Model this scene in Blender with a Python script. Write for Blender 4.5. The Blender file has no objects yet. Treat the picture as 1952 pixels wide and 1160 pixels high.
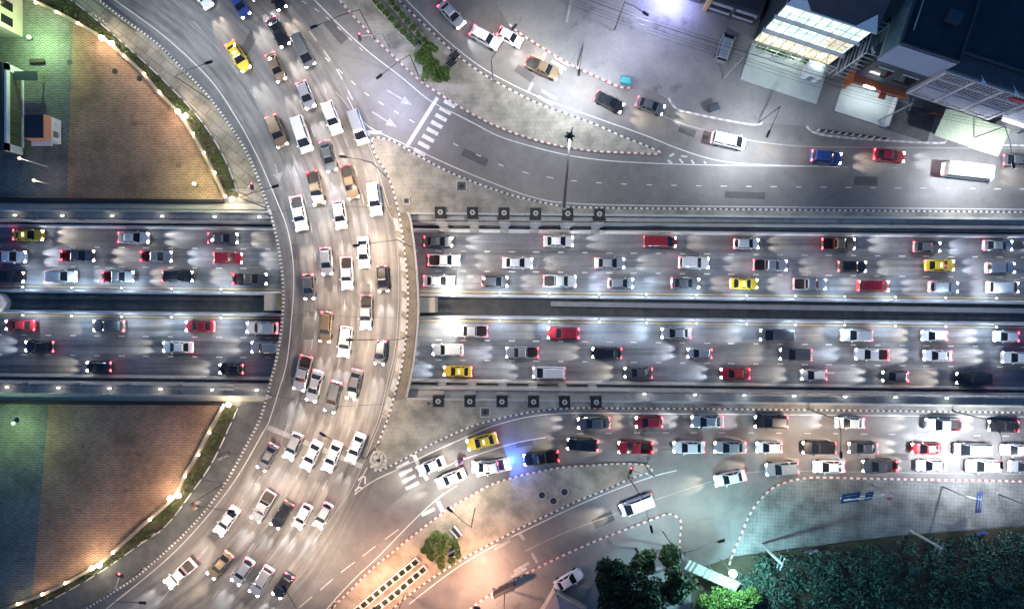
import bpy, bmesh, math, random
from mathutils import Vector, Matrix
random.seed(7)
R = math.radians
PI = math.pi
sc = bpy.context.scene
COL = sc.collection

# ------------------------------------------------------------------ camera, sky, exposure
H = 100.0                      # flying height of the camera
S = 0.078                      # metres per photo pixel on the street level
cam_data = bpy.data.cameras.new('camera')
cam = bpy.data.objects.new('camera', cam_data)
COL.objects.link(cam)
cam.location = (0, 0, H)
cam.rotation_euler = (0, 0, 0)
cam_data.sensor_width = 36
cam_data.lens = 36 * H / (1952 * S)
cam_data.clip_start = 1
cam_data.clip_end = 2000
sc.camera = cam

world = bpy.data.worlds.new('World')
sc.world = world
world.use_nodes = True
wn = world.node_tree
bg = wn.nodes['Background']
sky = wn.nodes.new('ShaderNodeTexSky')
sky.sky_type = 'NISHITA'
sky.sun_disc = False
sky.sun_elevation = R(3)
sky.sun_rotation = R(200)
sky.ozone_density = 5.0
sky.dust_density = 0.3
wn.links.new(sky.outputs['Color'], bg.inputs['Color'])
bg.inputs['Strength'].default_value = 0.25

moon_data = bpy.data.lights.new('moonlight', 'SUN')
moon_data.energy = 0.04
moon_data.angle = R(2)
moon_data.color = (0.8, 0.88, 1.0)
moon = bpy.data.objects.new('moonlight', moon_data)
COL.objects.link(moon)
moon.rotation_euler = (R(35), 0, R(200))

sc.view_settings.view_transform = 'Standard'
sc.view_settings.look = 'None'
sc.view_settings.exposure = 0.6
sc.view_settings.gamma = 1.0
sc.cycles.max_bounces = 4
sc.cycles.diffuse_bounces = 2
sc.cycles.glossy_bounces = 2
sc.cycles.sample_clamp_indirect = 3
sc.cycles.use_denoising = True
try:
    sc.cycles.use_light_tree = True
except Exception:
    pass

LAMP = 1.1      # overall strength of the street lighting

# ------------------------------------------------------------------ helpers
def P(px, py, z=0.0):
    """the point at height z that stands at this place of the photo"""
    k = (H - z) / H
    return Vector(((px - 976) * S * k, (580 - py) * S * k, z))

def G(px, py, z=0.0):
    """plan position (read at street level) lifted to height z"""
    return Vector(((px - 976) * S, (580 - py) * S, z))

def smooth(pts, n=6):
    out = []
    m = len(pts)
    for i in range(m - 1):
        p0 = pts[max(i - 1, 0)]; p1 = pts[i]; p2 = pts[i + 1]; p3 = pts[min(i + 2, m - 1)]
        for k in range(n):
            t = k / n
            q = []
            for a in range(2):
                q.append(0.5 * (2 * p1[a] + (-p0[a] + p2[a]) * t + (2 * p0[a] - 5 * p1[a] + 4 * p2[a] - p3[a]) * t * t
                                + (-p0[a] + 3 * p1[a] - 3 * p2[a] + p3[a]) * t ** 3))
            out.append(tuple(q))
    out.append(tuple(pts[-1][:2]))
    return out

def wpts(pts, z=0.0, n=6):
    """photo polyline -> smooth world polyline"""
    q = smooth(pts, n) if n else pts
    return [P(a, b, z) for a, b in q]

def resample(pts, step):
    out = [pts[0].copy()]
    acc = 0.0
    for i in range(len(pts) - 1):
        a, b = pts[i], pts[i + 1]
        L = (b - a).length
        if L < 1e-6:
            continue
        d = step - acc
        while d <= L:
            out.append(a.lerp(b, d / L))
            d += step
        acc = L - (d - step)
    return out

def normals2(pts):
    ns = []
    for i in range(len(pts)):
        a = pts[max(i - 1, 0)]; b = pts[min(i + 1, len(pts) - 1)]
        t = (b - a); t.z = 0
        if t.length < 1e-9:
            t = Vector((1, 0, 0))
        t.normalize()
        ns.append(Vector((-t.y, t.x, 0)))
    return ns

class MB:
    def __init__(self):
        self.v = []; self.f = []; self.m = []; self.s = []
    def face(self, idx, mat=0, sm=False):
        self.f.append(tuple(idx)); self.m.append(mat); self.s.append(sm)
    def add(self, pts):
        b = len(self.v)
        self.v.extend([tuple(p) for p in pts])
        return b
    def quad(self, a, b, c, d, mat=0):
        i = self.add([a, b, c, d]); self.face((i, i + 1, i + 2, i + 3), mat)
    def poly(self, pts, mat=0):
        i = self.add(pts); self.face(range(i, i + len(pts)), mat)
    def prism(self, pts, z0, z1, mat=0, top=None, cap=True):
        n = len(pts)
        area = sum(pts[i][0] * pts[(i + 1) % n][1] - pts[(i + 1) % n][0] * pts[i][1] for i in range(n))
        if area < 0:
            pts = list(reversed(pts))
        a = self.add([(p[0], p[1], z0) for p in pts])
        b = self.add([(p[0], p[1], z1) for p in pts])
        for i in range(n):
            j = (i + 1) % n
            self.face((a + i, a + j, b + j, b + i), mat)
        if cap:
            self.face(range(b, b + n), mat if top is None else top)
            self.face(reversed(range(a, a + n)), mat)
    def box(self, c, size, rz=0.0, mat=0, M=None):
        x, y, z = size[0] / 2, size[1] / 2, size[2] / 2
        ca, sa = math.cos(rz), math.sin(rz)
        pts = []
        for dz in (-z, z):
            for dx, dy in ((-x, -y), (x, -y), (x, y), (-x, y)):
                q = Vector((c[0] + dx * ca - dy * sa, c[1] + dx * sa + dy * ca, c[2] + dz))
                pts.append(M @ q if M is not None else q)
        b = self.add(pts)
        for q in ((3, 2, 1, 0), (4, 5, 6, 7), (0, 1, 5, 4), (1, 2, 6, 5), (2, 3, 7, 6), (3, 0, 4, 7)):
            self.face([b + k for k in q], mat)
    def ring_loft(self, rings, mat=0, sm=False, cap=True):
        n = len(rings[0]); ids = [self.add(r) for r in rings]
        for a, b in zip(ids, ids[1:]):
            for i in range(n):
                j = (i + 1) % n
                self.face((a + i, a + j, b + j, b + i), mat, sm)
        if cap:
            self.face(list(reversed(range(ids[0], ids[0] + n))), mat)
            self.face(range(ids[-1], ids[-1] + n), mat)
    def tube(self, pts, r, mat=0, n=6, r2=None):
        pts = [Vector(p) for p in pts]
        rings = []
        for i, p in enumerate(pts):
            t = (pts[min(i + 1, len(pts) - 1)] - pts[max(i - 1, 0)])
            t.normalize()
            up = Vector((0, 0, 1)) if abs(t.z) < 0.9 else Vector((1, 0, 0))
            u = t.cross(up).normalized(); w = u.cross(t).normalized()
            rr = r if r2 is None else r + (r2 - r) * i / max(1, len(pts) - 1)
            rings.append([p + (u * math.cos(2 * PI * k / n) + w * math.sin(2 * PI * k / n)) * rr for k in range(n)])
        self.ring_loft(rings, mat, True)
    def cyl(self, c, r, h, mat=0, n=12, r2=None):
        r2 = r if r2 is None else r2
        rings = [[(c[0] + rr * math.cos(2 * PI * k / n), c[1] + rr * math.sin(2 * PI * k / n), z) for k in range(n)]
                 for rr, z in ((r, c[2]), (r2, c[2] + h))]
        self.ring_loft(rings, mat)
    def ball(self, c, r, mat=0, n=10, m=6, sz=1.0):
        rings = []
        for j in range(1, m):
            a = PI * j / m - PI / 2
            rings.append([(c[0] + r * math.cos(a) * math.cos(2 * PI * k / n), c[1] + r * math.cos(a) * math.sin(2 * PI * k / n),
                           c[2] + r * sz * math.sin(a)) for k in range(n)])
        self.ring_loft(rings, mat, True)
    def ribbon(self, pts, w, z=None, mat=0):
        """flat strip of width w centred on a world polyline"""
        ns = normals2(pts)
        ids = []
        for p, nn in zip(pts, ns):
            q = p.copy()
            if z is not None: q.z = z
            ids.append(self.add([q + nn * w / 2, q - nn * w / 2]))
        for a, b in zip(ids, ids[1:]):
            self.face((a + 1, b + 1, b, a), mat)
    def wallstrip(self, pts, w, z0, z1, mats=(0,), off=0.0):
        """a kerb or wall of width w along a polyline; one material per segment in turn"""
        ns = normals2(pts)
        rows = []
        for p, nn in zip(pts, ns):
            a = p + nn * (off + w / 2); b = p + nn * (off - w / 2)
            rows.append(self.add([(a.x, a.y, z0), (a.x, a.y, z1), (b.x, b.y, z1), (b.x, b.y, z0)]))
        for k, (a, b) in enumerate(zip(rows, rows[1:])):
            mt = mats[k % len(mats)]
            for i in range(3):
                self.face((a + i, b + i, b + i + 1, a + i + 1), mt)
        a, b = rows[0], rows[-1]
        self.face((a, a + 1, a + 2, a + 3), mats[0]); self.face((b + 3, b + 2, b + 1, b), mats[-1])
    def leaves(self, c, rad, n, size, mat=0, flat=0.7, hollow=0.35):
        for _ in range(n):
            while True:
                d = Vector((random.uniform(-1, 1), random.uniform(-1, 1), random.uniform(-1, 1)))
                if hollow < d.length < 1: break
            p = Vector(c) + Vector((d.x * rad[0], d.y * rad[1], d.z * rad[2]))
            a = Vector((random.gauss(0, 1), random.gauss(0, 1), random.gauss(0, flat))).normalized()
            b = a.cross(Vector((random.gauss(0, 1), random.gauss(0, 1), random.gauss(0, 1)))).normalized()
            s = size * random.uniform(0.6, 1.35)
            self.quad(p - a * s, p - b * s * .55, p + a * s, p + b * s * .55, mat)
    def build(self, name, mats, parent=None, loc=None):
        me = bpy.data.meshes.new(name)
        me.from_pydata(self.v, [], self.f)
        if not isinstance(mats, (list, tuple)): mats = [mats]
        for m in mats: me.materials.append(m)
        me.polygons.foreach_set('material_index', self.m)
        me.polygons.foreach_set('use_smooth', self.s)
        me.update()
        o = bpy.data.objects.new(name, me)
        COL.objects.link(o)
        if parent is not None: o.parent = parent
        if loc is not None: o.location = loc
        return o

def tag(o, label, cat, group=None, kind=None):
    o['label'] = label; o['category'] = cat
    if group: o['group'] = group
    if kind: o['kind'] = kind
    return o

def empty(name, loc=(0, 0, 0), rz=0.0):
    o = bpy.data.objects.new(name, None)
    COL.objects.link(o)
    o.location = loc; o.rotation_euler = (0, 0, rz)
    o.empty_display_size = 0.3
    return o

KIDS = {}
def kids(o):
    return list(o.children)

def copy_tree(o, parent=None):
    c = o.copy(); COL.objects.link(c)
    if parent is not None: c.parent = parent
    for ch in kids(o): copy_tree(ch, c)
    return c

def spot(name, loc, power, color, size=150, blend=1.0, radius=0.25, parent=None, target=None):
    d = bpy.data.lights.new(name, 'SPOT')
    d.energy = power; d.color = color; d.spot_size = R(size); d.spot_blend = blend; d.shadow_soft_size = radius
    o = bpy.data.objects.new(name, d); COL.objects.link(o)
    o.location = loc
    if target is not None:
        o.rotation_euler = (Vector(target) - Vector(loc)).to_track_quat('-Z', 'Y').to_euler()
    if parent is not None: o.parent = parent
    return o

def point(name, loc, power, color, radius=0.1, parent=None):
    d = bpy.data.lights.new(name, 'POINT')
    d.energy = power; d.color = color; d.shadow_soft_size = radius
    o = bpy.data.objects.new(name, d); COL.objects.link(o)
    o.location = loc
    if parent is not None: o.parent = parent
    return o

ORD = ['first', 'second', 'third', 'fourth', 'fifth', 'sixth', 'seventh', 'eighth', 'ninth', 'tenth', 'eleventh', 'twelfth',
       'thirteenth', 'fourteenth', 'fifteenth', 'sixteenth', 'seventeenth', 'eighteenth', 'nineteenth', 'twentieth']

# ------------------------------------------------------------------ materials
def node_mat(name, base, rough=0.8, metal=0.0, spec=0.4):
    m = bpy.data.materials.new(name); m.use_nodes = True
    nt = m.node_tree; b = nt.nodes['Principled BSDF']
    b.inputs['Base Color'].default_value = (*base, 1)
    b.inputs['Roughness'].default_value = rough
    b.inputs['Metallic'].default_value = metal
    b.inputs['Specular IOR Level'].default_value = spec
    return m, nt, b

def coords(nt, scale=(1, 1, 1), rot=0.0):
    tc = nt.nodes.new('ShaderNodeTexCoord'); mp = nt.nodes.new('ShaderNodeMapping')
    mp.inputs['Scale'].default_value = scale
    mp.inputs['Rotation'].default_value = (0, 0, rot)
    nt.links.new(tc.outputs['Object'], mp.inputs['Vector'])
    return mp.outputs['Vector']

def noise(nt, vec, scale, detail=4, rough=0.6):
    n = nt.nodes.new('ShaderNodeTexNoise')
    n.inputs['Scale'].default_value = scale; n.inputs['Detail'].default_value = detail
    n.inputs['Roughness'].default_value = rough
    nt.links.new(vec, n.inputs['Vector'])
    return n.outputs['Fac']

def ramp(nt, fac, stops):
    r = nt.nodes.new('ShaderNodeValToRGB')
    el = r.color_ramp.elements
    el[0].position = stops[0][0]; el[0].color = (*stops[0][1], 1)
    el[1].position = stops[-1][0]; el[1].color = (*stops[-1][1], 1)
    for p, c in stops[1:-1]:
        e = el.new(p); e.color = (*c, 1)
    nt.links.new(fac, r.inputs['Fac'])
    return r.outputs['Color']

def mix(nt, a, b, fac, mode='MIX'):
    n = nt.nodes.new('ShaderNodeMix'); n.data_type = 'RGBA'; n.blend_type = mode
    for sock, val in ((n.inputs[0], fac), (n.inputs[6], a), (n.inputs[7], b)):
        if isinstance(val, (int, float)): sock.default_value = val
        elif isinstance(val, tuple): sock.default_value = (*val, 1)
        else: nt.links.new(val, sock)
    return n.outputs[2]

def math_n(nt, op, a, b=None):
    n = nt.nodes.new('ShaderNodeMath'); n.operation = op
    for i, val in enumerate((a, b)):
        if val is None: continue
        if isinstance(val, (int, float)): n.inputs[i].default_value = val
        else: nt.links.new(val, n.inputs[i])
    return n.outputs[0]

def bump(nt, b, fac, strength=0.3, dist=0.02):
    n = nt.nodes.new('ShaderNodeBump')
    n.inputs['Strength'].default_value = strength; n.inputs['Distance'].default_value = dist
    nt.links.new(fac, n.inputs['Height']); nt.links.new(n.outputs['Normal'], b.inputs['Normal'])

def noisy(name, c1, c2, scale=0.6, rough=0.85, fine=18, stain=None, metal=0.0, spec=0.35):
    m, nt, b = node_mat(name, c1, rough, metal, spec)
    v = coords(nt)
    col = ramp(nt, noise(nt, v, scale, 5), [(0.3, c1), (0.7, c2)])
    f = noise(nt, v, fine, 3)
    col = mix(nt, col, ramp(nt, f, [(0.3, (0.72,) * 3), (0.7, (1.25,) * 3)]), 0.7, 'MULTIPLY')
    if stain:
        s = noise(nt, coords(nt, (1, 1, 1)), stain[0], 3)
        col = mix(nt, col, ramp(nt, s, [(stain[1], (1, 1, 1)), (stain[1] + .12, stain[2])]), 1.0, 'MULTIPLY')
    nt.links.new(col, b.inputs['Base Color'])
    bump(nt, b, f, 0.2, 0.01)
    return m

def plain(name, c, rough=0.6, metal=0.0, spec=0.4, var=0.15):
    m, nt, b = node_mat(name, c, rough, metal, spec)
    v = coords(nt)
    col = mix(nt, c, ramp(nt, noise(nt, v, 3.0, 4), [(0.3, (1 - var,) * 3), (0.7, (1 + var,) * 3)]), 1.0, 'MULTIPLY')
    nt.links.new(col, b.inputs['Base Color'])
    return m

def glow(name, c, strength, base=(0.8, 0.8, 0.8)):
    m, nt, b = node_mat(name, base, 0.3)
    b.inputs['Emission Color'].default_value = (*c, 1)
    b.inputs['Emission Strength'].default_value = strength
    return m

def paving(name, c1, c2, mortar, size, rot=0.0, ratio=1.0, gap=0.06, offset=0.5):
    m, nt, b = node_mat(name, c1, 0.85)
    v = coords(nt, (1, 1, 1), rot)
    br = nt.nodes.new('ShaderNodeTexBrick')
    br.offset = offset
    br.inputs['Color1'].default_value = (*c1, 1); br.inputs['Color2'].default_value = (*c2, 1)
    br.inputs['Mortar'].default_value = (*mortar, 1)
    br.inputs['Scale'].default_value = 1.0
    br.inputs['Brick Width'].default_value = size * ratio; br.inputs['Row Height'].default_value = size
    br.inputs['Mortar Size'].default_value = size * gap
    nt.links.new(v, br.inputs['Vector'])
    col = mix(nt, br.outputs['Color'], ramp(nt, noise(nt, v, 0.35, 6), [(0.36, (0.58, 0.58, 0.56)), (0.62, (1.15, 1.13, 1.1))]), 1.0, 'MULTIPLY')
    col = mix(nt, col, ramp(nt, noise(nt, v, 6, 4), [(0.3, (0.8,) * 3), (0.7, (1.12,) * 3)]), 0.8, 'MULTIPLY')
    nt.links.new(col, b.inputs['Base Color'])
    bump(nt, b, br.outputs['Fac'], -0.3, 0.01)
    return m

def fish_scale(name, c_lo, c_hi, w):
    """overlapping fan pattern of the plaza paving"""
    m, nt, b = node_mat(name, c_lo, 0.85)
    v = coords(nt)
    sx = nt.nodes.new('ShaderNodeSeparateXYZ'); nt.links.new(v, sx.inputs[0])
    x = math_n(nt, 'DIVIDE', sx.outputs[0], w); y = math_n(nt, 'DIVIDE', sx.outputs[1], w * 0.25)
    fr = math_n(nt, 'FRACT', y); row = math_n(nt, 'FLOOR', y)
    def fan(back):
        rw = math_n(nt, 'SUBTRACT', row, float(back))
        off = math_n(nt, 'MULTIPLY', math_n(nt, 'MODULO', math_n(nt, 'ABSOLUTE', rw), 2.0), 0.5)
        fx = math_n(nt, 'SUBTRACT', math_n(nt, 'FRACT', math_n(nt, 'ADD', x, off)), 0.5)
        fy = math_n(nt, 'MULTIPLY', math_n(nt, 'ADD', fr, float(back)), 0.25)
        return math_n(nt, 'SQRT', math_n(nt, 'ADD', math_n(nt, 'MULTIPLY', fx, fx), math_n(nt, 'MULTIPLY', fy, fy)))
    d1, d0 = fan(1), fan(0)
    inside = math_n(nt, 'LESS_THAN', d1, 0.5)
    d = math_n(nt, 'ADD', math_n(nt, 'MULTIPLY', d1, inside), math_n(nt, 'MULTIPLY', d0, math_n(nt, 'SUBTRACT', 1.0, inside)))
    rg = math_n(nt, 'COSINE', math_n(nt, 'MULTIPLY', d, 25.1))
    fac = math_n(nt, 'ADD', math_n(nt, 'MULTIPLY', rg, 0.5), 0.5)
    col = mix(nt, c_lo, c_hi, fac)
    col = mix(nt, col, ramp(nt, noise(nt, v, 0.12, 6), [(0.34, (0.55, 0.53, 0.53)), (0.62, (1.15, 1.12, 1.1))]), 1.0, 'MULTIPLY')
    col = mix(nt, col, ramp(nt, noise(nt, v, 1.2, 5), [(0.3, (0.78, 0.78, 0.78)), (0.65, (1.1, 1.1, 1.1))]), 1.0, 'MULTIPLY')
    st = noise(nt, v, 0.35, 3)
    col = mix(nt, col, ramp(nt, st, [(0.64, (1, 1, 1)), (0.74, (0.55, 0.5, 0.5))]), 1.0, 'MULTIPLY')
    nt.links.new(col, b.inputs['Base Color'])
    return m

def foliage(name, dark, light, rough=0.7):
    m, nt, b = node_mat(name, dark, rough, 0, 0.25)
    g = nt.nodes.new('ShaderNodeNewGeometry')
    col = ramp(nt, g.outputs['Random Per Island'], [(0.0, dark), (1.0, light)])
    col = mix(nt, col, ramp(nt, noise(nt, coords(nt), 0.7, 3), [(0.35, (0.55, 0.6, 0.55)), (0.65, (1.25, 1.2, 1.1))]), 1.0, 'MULTIPLY')
    nt.links.new(col, b.inputs['Base Color'])
    return m

def asphalt(name, c, spec=0.5, rough=0.55, arc=False):
    m, nt, b = node_mat(name, c, rough, 0, spec)
    v = coords(nt)
    big = noise(nt, v, 0.08, 5); f = noise(nt, v, 9, 5, 0.7); mid = noise(nt, v, 0.6, 6)
    col = mix(nt, c, ramp(nt, big, [(0.3, (0.75,) * 3), (0.7, (1.25,) * 3)]), 1.0, 'MULTIPLY')
    col = mix(nt, col, ramp(nt, mid, [(0.3, (0.82,) * 3), (0.7, (1.14,) * 3)]), 1.0, 'MULTIPLY')
    col = mix(nt, col, ramp(nt, f, [(0.3, (0.7,) * 3), (0.7, (1.3,) * 3)]), 0.8, 'MULTIPLY')
    if arc:     # worn wheel tracks follow the curved road
        sx = nt.nodes.new('ShaderNodeSeparateXYZ'); nt.links.new(v, sx.inputs[0])
        dx = math_n(nt, 'ADD', sx.outputs[0], 1084 * S); dy = sx.outputs[1]
        rr = math_n(nt, 'SQRT', math_n(nt, 'ADD', math_n(nt, 'MULTIPLY', dx, dx), math_n(nt, 'MULTIPLY', dy, dy)))
        an = math_n(nt, 'MULTIPLY', math_n(nt, 'ARCTAN2', dy, dx), 5.0)
        cx = nt.nodes.new('ShaderNodeCombineXYZ'); nt.links.new(rr, cx.inputs[0]); nt.links.new(an, cx.inputs[1])
        st = noise(nt, cx.outputs[0], 1.1, 4)
        msk = ramp(nt, math_n(nt, 'DIVIDE', rr, 100.0), [(.50, (0, 0, 0)), (.52, (1, 1, 1)), (.67, (1, 1, 1)), (.71, (0, 0, 0))])
        tr = ramp(nt, st, [(.34, (.5,) * 3), (.62, (1.22,) * 3)])
        m2 = mix(nt, (1, 1, 1), tr, msk)
        col = mix(nt, col, m2, 1.0, 'MULTIPLY')
    else:
        st = noise(nt, coords(nt, (.05, 1.1, 1), R(.65)), 1.0, 5)
        col = mix(nt, col, ramp(nt, st, [(.34, (.5,) * 3), (.62, (1.22,) * 3)]), 1.0, 'MULTIPLY')
    crack = nt.nodes.new('ShaderNodeTexVoronoi'); crack.feature = 'DISTANCE_TO_EDGE'
    crack.inputs['Scale'].default_value = 0.09
    w = nt.nodes.new('ShaderNodeMix'); w.data_type = 'RGBA'; w.inputs[0].default_value = 0.5
    nz = nt.nodes.new('ShaderNodeTexNoise'); nz.inputs['Scale'].default_value = 0.5
    nt.links.new(v, nz.inputs['Vector']); nt.links.new(v, w.inputs[6]); nt.links.new(nz.outputs['Color'], w.inputs[7])
    nt.links.new(w.outputs[2], crack.inputs['Vector'])
    col = mix(nt, col, ramp(nt, crack.outputs['Distance'], [(0.001, (0.6,) * 3), (0.006, (1, 1, 1))]), 0.35, 'MULTIPLY')
    nt.links.new(col, b.inputs['Base Color'])
    nt.links.new(ramp(nt, mid, [(0.3, (rough - .1,) * 3), (0.7, (rough + .15,) * 3)]), b.inputs['Roughness'])
    bump(nt, b, f, 0.25, 0.01)
    return m

M = {}
M['asphalt'] = asphalt('asphalt', (0.135, 0.129, 0.123), arc=True)
M['asphalt_low'] = asphalt('underpass_asphalt', (0.145, 0.158, 0.178))
M['paint'] = noisy('road_paint', (0.62, 0.61, 0.58), (0.42, 0.42, 0.40), 2.0, 0.6)
M['paint_faint'] = noisy('worn_road_paint', (0.34, 0.33, 0.32), (0.2, 0.2, 0.2), 2.0, 0.7)
M['paint_yellow'] = noisy('yellow_road_paint', (0.55, 0.42, 0.16), (0.42, 0.32, 0.12), 2.0, 0.6)
M['kerb_white'] = noisy('white_kerb_paint', (0.34, 0.33, 0.31), (0.66, 0.65, 0.62), 0.5, .65, 7)
M['kerb_black'] = noisy('black_kerb_paint', (0.03, 0.03, 0.032), (0.12, 0.118, 0.11), 0.5, .65, 7)
M['kerb_red'] = noisy('red_kerb_paint', (0.17, 0.085, 0.08), (0.26, 0.075, 0.075), 0.5, .65, 7)
M['island'] = paving('island_paving', (0.26, 0.25, 0.215), (0.285, 0.27, 0.232), (0.232, 0.222, 0.192), 0.6, R(-1))
M['island_warm'] = paving('worn_island_paving', (0.28, 0.245, 0.195), (0.31, 0.27, 0.21), (0.225, 0.195, 0.155), 0.42, R(25))
M['apron'] = noisy('apron_concrete', (0.135, 0.137, 0.14), (0.225, 0.22, 0.21), 0.16, 0.8, 8, (0.3, 0.6, (0.62, 0.6, 0.62)))
M['park'] = paving('park_paving', (0.18, 0.185, 0.18), (0.205, 0.205, 0.195), (0.14, 0.145, 0.143), 0.55, R(3), 1.0, 0.08, 0.0)
M['terracotta'] = fish_scale('terracotta_fan_paving', (0.24, 0.135, 0.085), (0.46, 0.285, 0.19), 1.5)
M['grey_fans'] = fish_scale('grey_fan_paving', (0.10, 0.105, 0.095), (0.23, 0.235, 0.215), 1.5)
M['walk'] = paving('walk_paving', (0.27, 0.235, 0.19), (0.25, 0.22, 0.18), (0.13, 0.115, 0.095), 1.3, R(40), 2.2, 0.04)
M['soil'] = noisy('garden_soil', (0.035, 0.03, 0.02), (0.06, 0.055, 0.03), 1.5, 0.95)
M['concrete'] = noisy('concrete', (0.30, 0.295, 0.28), (0.40, 0.39, 0.37), 0.7, 0.8, 10, (0.8, 0.6, (0.7, 0.7, 0.68)))
M['concrete_white'] = noisy('white_painted_concrete', (0.58, 0.585, 0.60), (0.70, 0.70, 0.71), 0.9, 0.7, 10, (0.6, 0.62, (0.72, 0.72, 0.72)))
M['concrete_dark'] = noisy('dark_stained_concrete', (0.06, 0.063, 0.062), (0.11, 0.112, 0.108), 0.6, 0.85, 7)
M['beige_wall'] = noisy('beige_concrete', (0.34, 0.31, 0.25), (0.42, 0.38, 0.31), 1.0, 0.8, 9)
M['granite'] = plain('black_granite', (0.022, 0.022, 0.024), 0.65, 0, 0.25)
M['pale_stone'] = noisy('pale_stone', (0.36, 0.355, 0.33), (0.46, 0.45, 0.42), 1.4, 0.75)
M['cream_wall'] = noisy('cream_wall', (0.42, 0.36, 0.28), (0.5, 0.43, 0.34), 1.0, 0.8)
M['garden_wall'] = noisy('garden_wall_render', (.20, .165, .125), (.27, .22, .165), 1.0, .85)
M['verge'] = noisy('worn_brown_paving', (.13, .11, .085), (.2, .17, .135), .8, .85, 6, (.5, .58, (.6, .58, .56)))
M['iron'] = plain('cast_iron', (0.03, 0.03, 0.032), 0.6, 0.4)
M['steel'] = plain('galvanised_steel', (0.34, 0.35, 0.36), 0.45, 0.7)
M['dark_steel'] = plain('dark_painted_steel', (0.035, 0.037, 0.04), 0.5, 0.2)
M['white_steel'] = plain('white_painted_steel', (0.72, 0.73, 0.72), 0.45)
M['canopy_sheet'] = noisy('weathered_canopy_sheet', (.16, .18, .17), (.36, .38, .34), 2.2, .6)
M['lattice'] = plain('pale_lattice_paint', (0.58, 0.53, 0.54), 0.55)
M['rubber'] = plain('tyre_rubber', (0.018, 0.018, 0.018), 0.8)
M['glass'] = plain('dark_car_glass', (0.012, 0.014, 0.016), 0.08, 0, 0.6)
M['trim'] = plain('black_trim', (0.02, 0.02, 0.021), 0.5)
M['leaf'] = foliage('shrub_leaves', (0.035, 0.08, 0.018), (0.14, 0.22, 0.05))
M['leaf_bright'] = foliage('bright_leaves', (0.07, 0.11, 0.03), (0.22, 0.28, 0.09))
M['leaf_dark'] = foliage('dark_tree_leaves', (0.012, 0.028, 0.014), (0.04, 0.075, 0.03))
M['leaf_hedge'] = foliage('hedge_leaves', (0.018, 0.035, 0.012), (0.06, 0.09, 0.025))
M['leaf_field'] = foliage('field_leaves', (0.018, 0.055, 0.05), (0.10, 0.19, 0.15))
M['bark'] = noisy('bark', (0.05, 0.04, 0.03), (0.08, 0.065, 0.05), 3, 0.9)
M['lens'] = glow('lamp_lens', (1.0, 0.93, 0.82), 14)
M['lens_warm'] = glow('warm_globe', (1.0, 0.82, 0.58), 30)
M['lens_cool'] = glow('cool_globe', (0.86, 0.95, 1.0), 22)
M['lens_dim'] = glow('ledge_lamp_lens', (.9, .95, 1), 5)
M['head_on'] = glow('headlight_lens', (1.0, 0.93, 0.84), 34)
M['tail_on'] = glow('tail_light_lens', (1.0, 0.03, 0.05), 20, (0.4, 0.02, 0.03))

def paint(name, c, rough=0.3, metal=0.0):
    m, nt, b = node_mat(name, c, rough, metal, 0.5)
    b.inputs['Coat Weight'].default_value = 0.6; b.inputs['Coat Roughness'].default_value = 0.08
    col = mix(nt, c, ramp(nt, noise(nt, coords(nt), 2.5, 4), [(0.3, (0.9,) * 3), (0.7, (1.06,) * 3)]), 1.0, 'MULTIPLY')
    nt.links.new(col, b.inputs['Base Color'])
    return m
PAINTS = {
    'white': paint('white_car_paint', (0.72, 0.72, 0.71)), 'silver': paint('silver_car_paint', (0.42, 0.43, 0.44), 0.35, 0.5),
    'grey': paint('grey_car_paint', (0.13, 0.135, 0.14), 0.35, 0.4), 'black': paint('black_car_paint', (0.012, 0.012, 0.014)),
    'red': paint('red_car_paint', (0.32, 0.02, 0.03)), 'blue': paint('blue_car_paint', (0.03, 0.06, 0.22)),
    'yellow': paint('yellow_car_paint', (0.62, 0.44, 0.03)), 'pink': paint('pink_car_paint', (0.60, 0.11, 0.24)),
    'bronze': paint('bronze_car_paint', (0.22, 0.16, 0.10), 0.35, 0.4), 'green': paint('green_car_paint', (0.05, 0.22, 0.07)),
    'orange': paint('orange_car_paint', (0.55, 0.17, 0.02)),
}

# ------------------------------------------------------------------ setting: levels and lines of the underpass
ZU = -5.5                              # road of the underpass
def line(y0, y1):
    return lambda px: y0 + (y1 - y0) * px / 1952.0
FARL, FARR = -2600, 4600
# pixel rows at px = 0 and px = 1952
Y = dict(n_edge=line(400, 418), n_ledge=line(417.5, 430.5), n_road=line(429, 449.5), n_med=line(551, 576),
         m_lo=line(557, 581), m_hi=line(587, 611), s_med=line(593, 617), s_road=line(715, 740.5),
         s_ledge=line(730, 754.5), s_edge=line(749, 773))

LEFT_EDGE = [(181, -6), (228, 31), (297, 81), (345, 128), (397, 183), (438, 238), (472, 293), (500, 359), (522, 428), (535, 493),
             (540.6, 561), (537, 626), (527, 686), (512, 745), (497, 796), (472, 845), (427, 925), (364, 1004), (273, 1088), (212, 1130), (150, 1168)]
HOLE_R = [(778, 398), (786, 440), (793, 500), (797, 560), (797, 610), (791, 670), (783, 720), (770, 775)]
RIGHT_KERB = [(709, 266), (714, 292), (737, 330), (751, 368), (763, 419), (771, 474), (776.5, 526), (778, 568), (775, 633), (766, 699), (751, 757),
              (740, 796), (724.6, 834), (707, 875)]

def edge_pts(pts, lo, hi):
    """portion of a photo polyline between two rows"""
    q = smooth(pts, 10)
    return [(a, b) for a, b in q if lo <= b <= hi]

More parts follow.
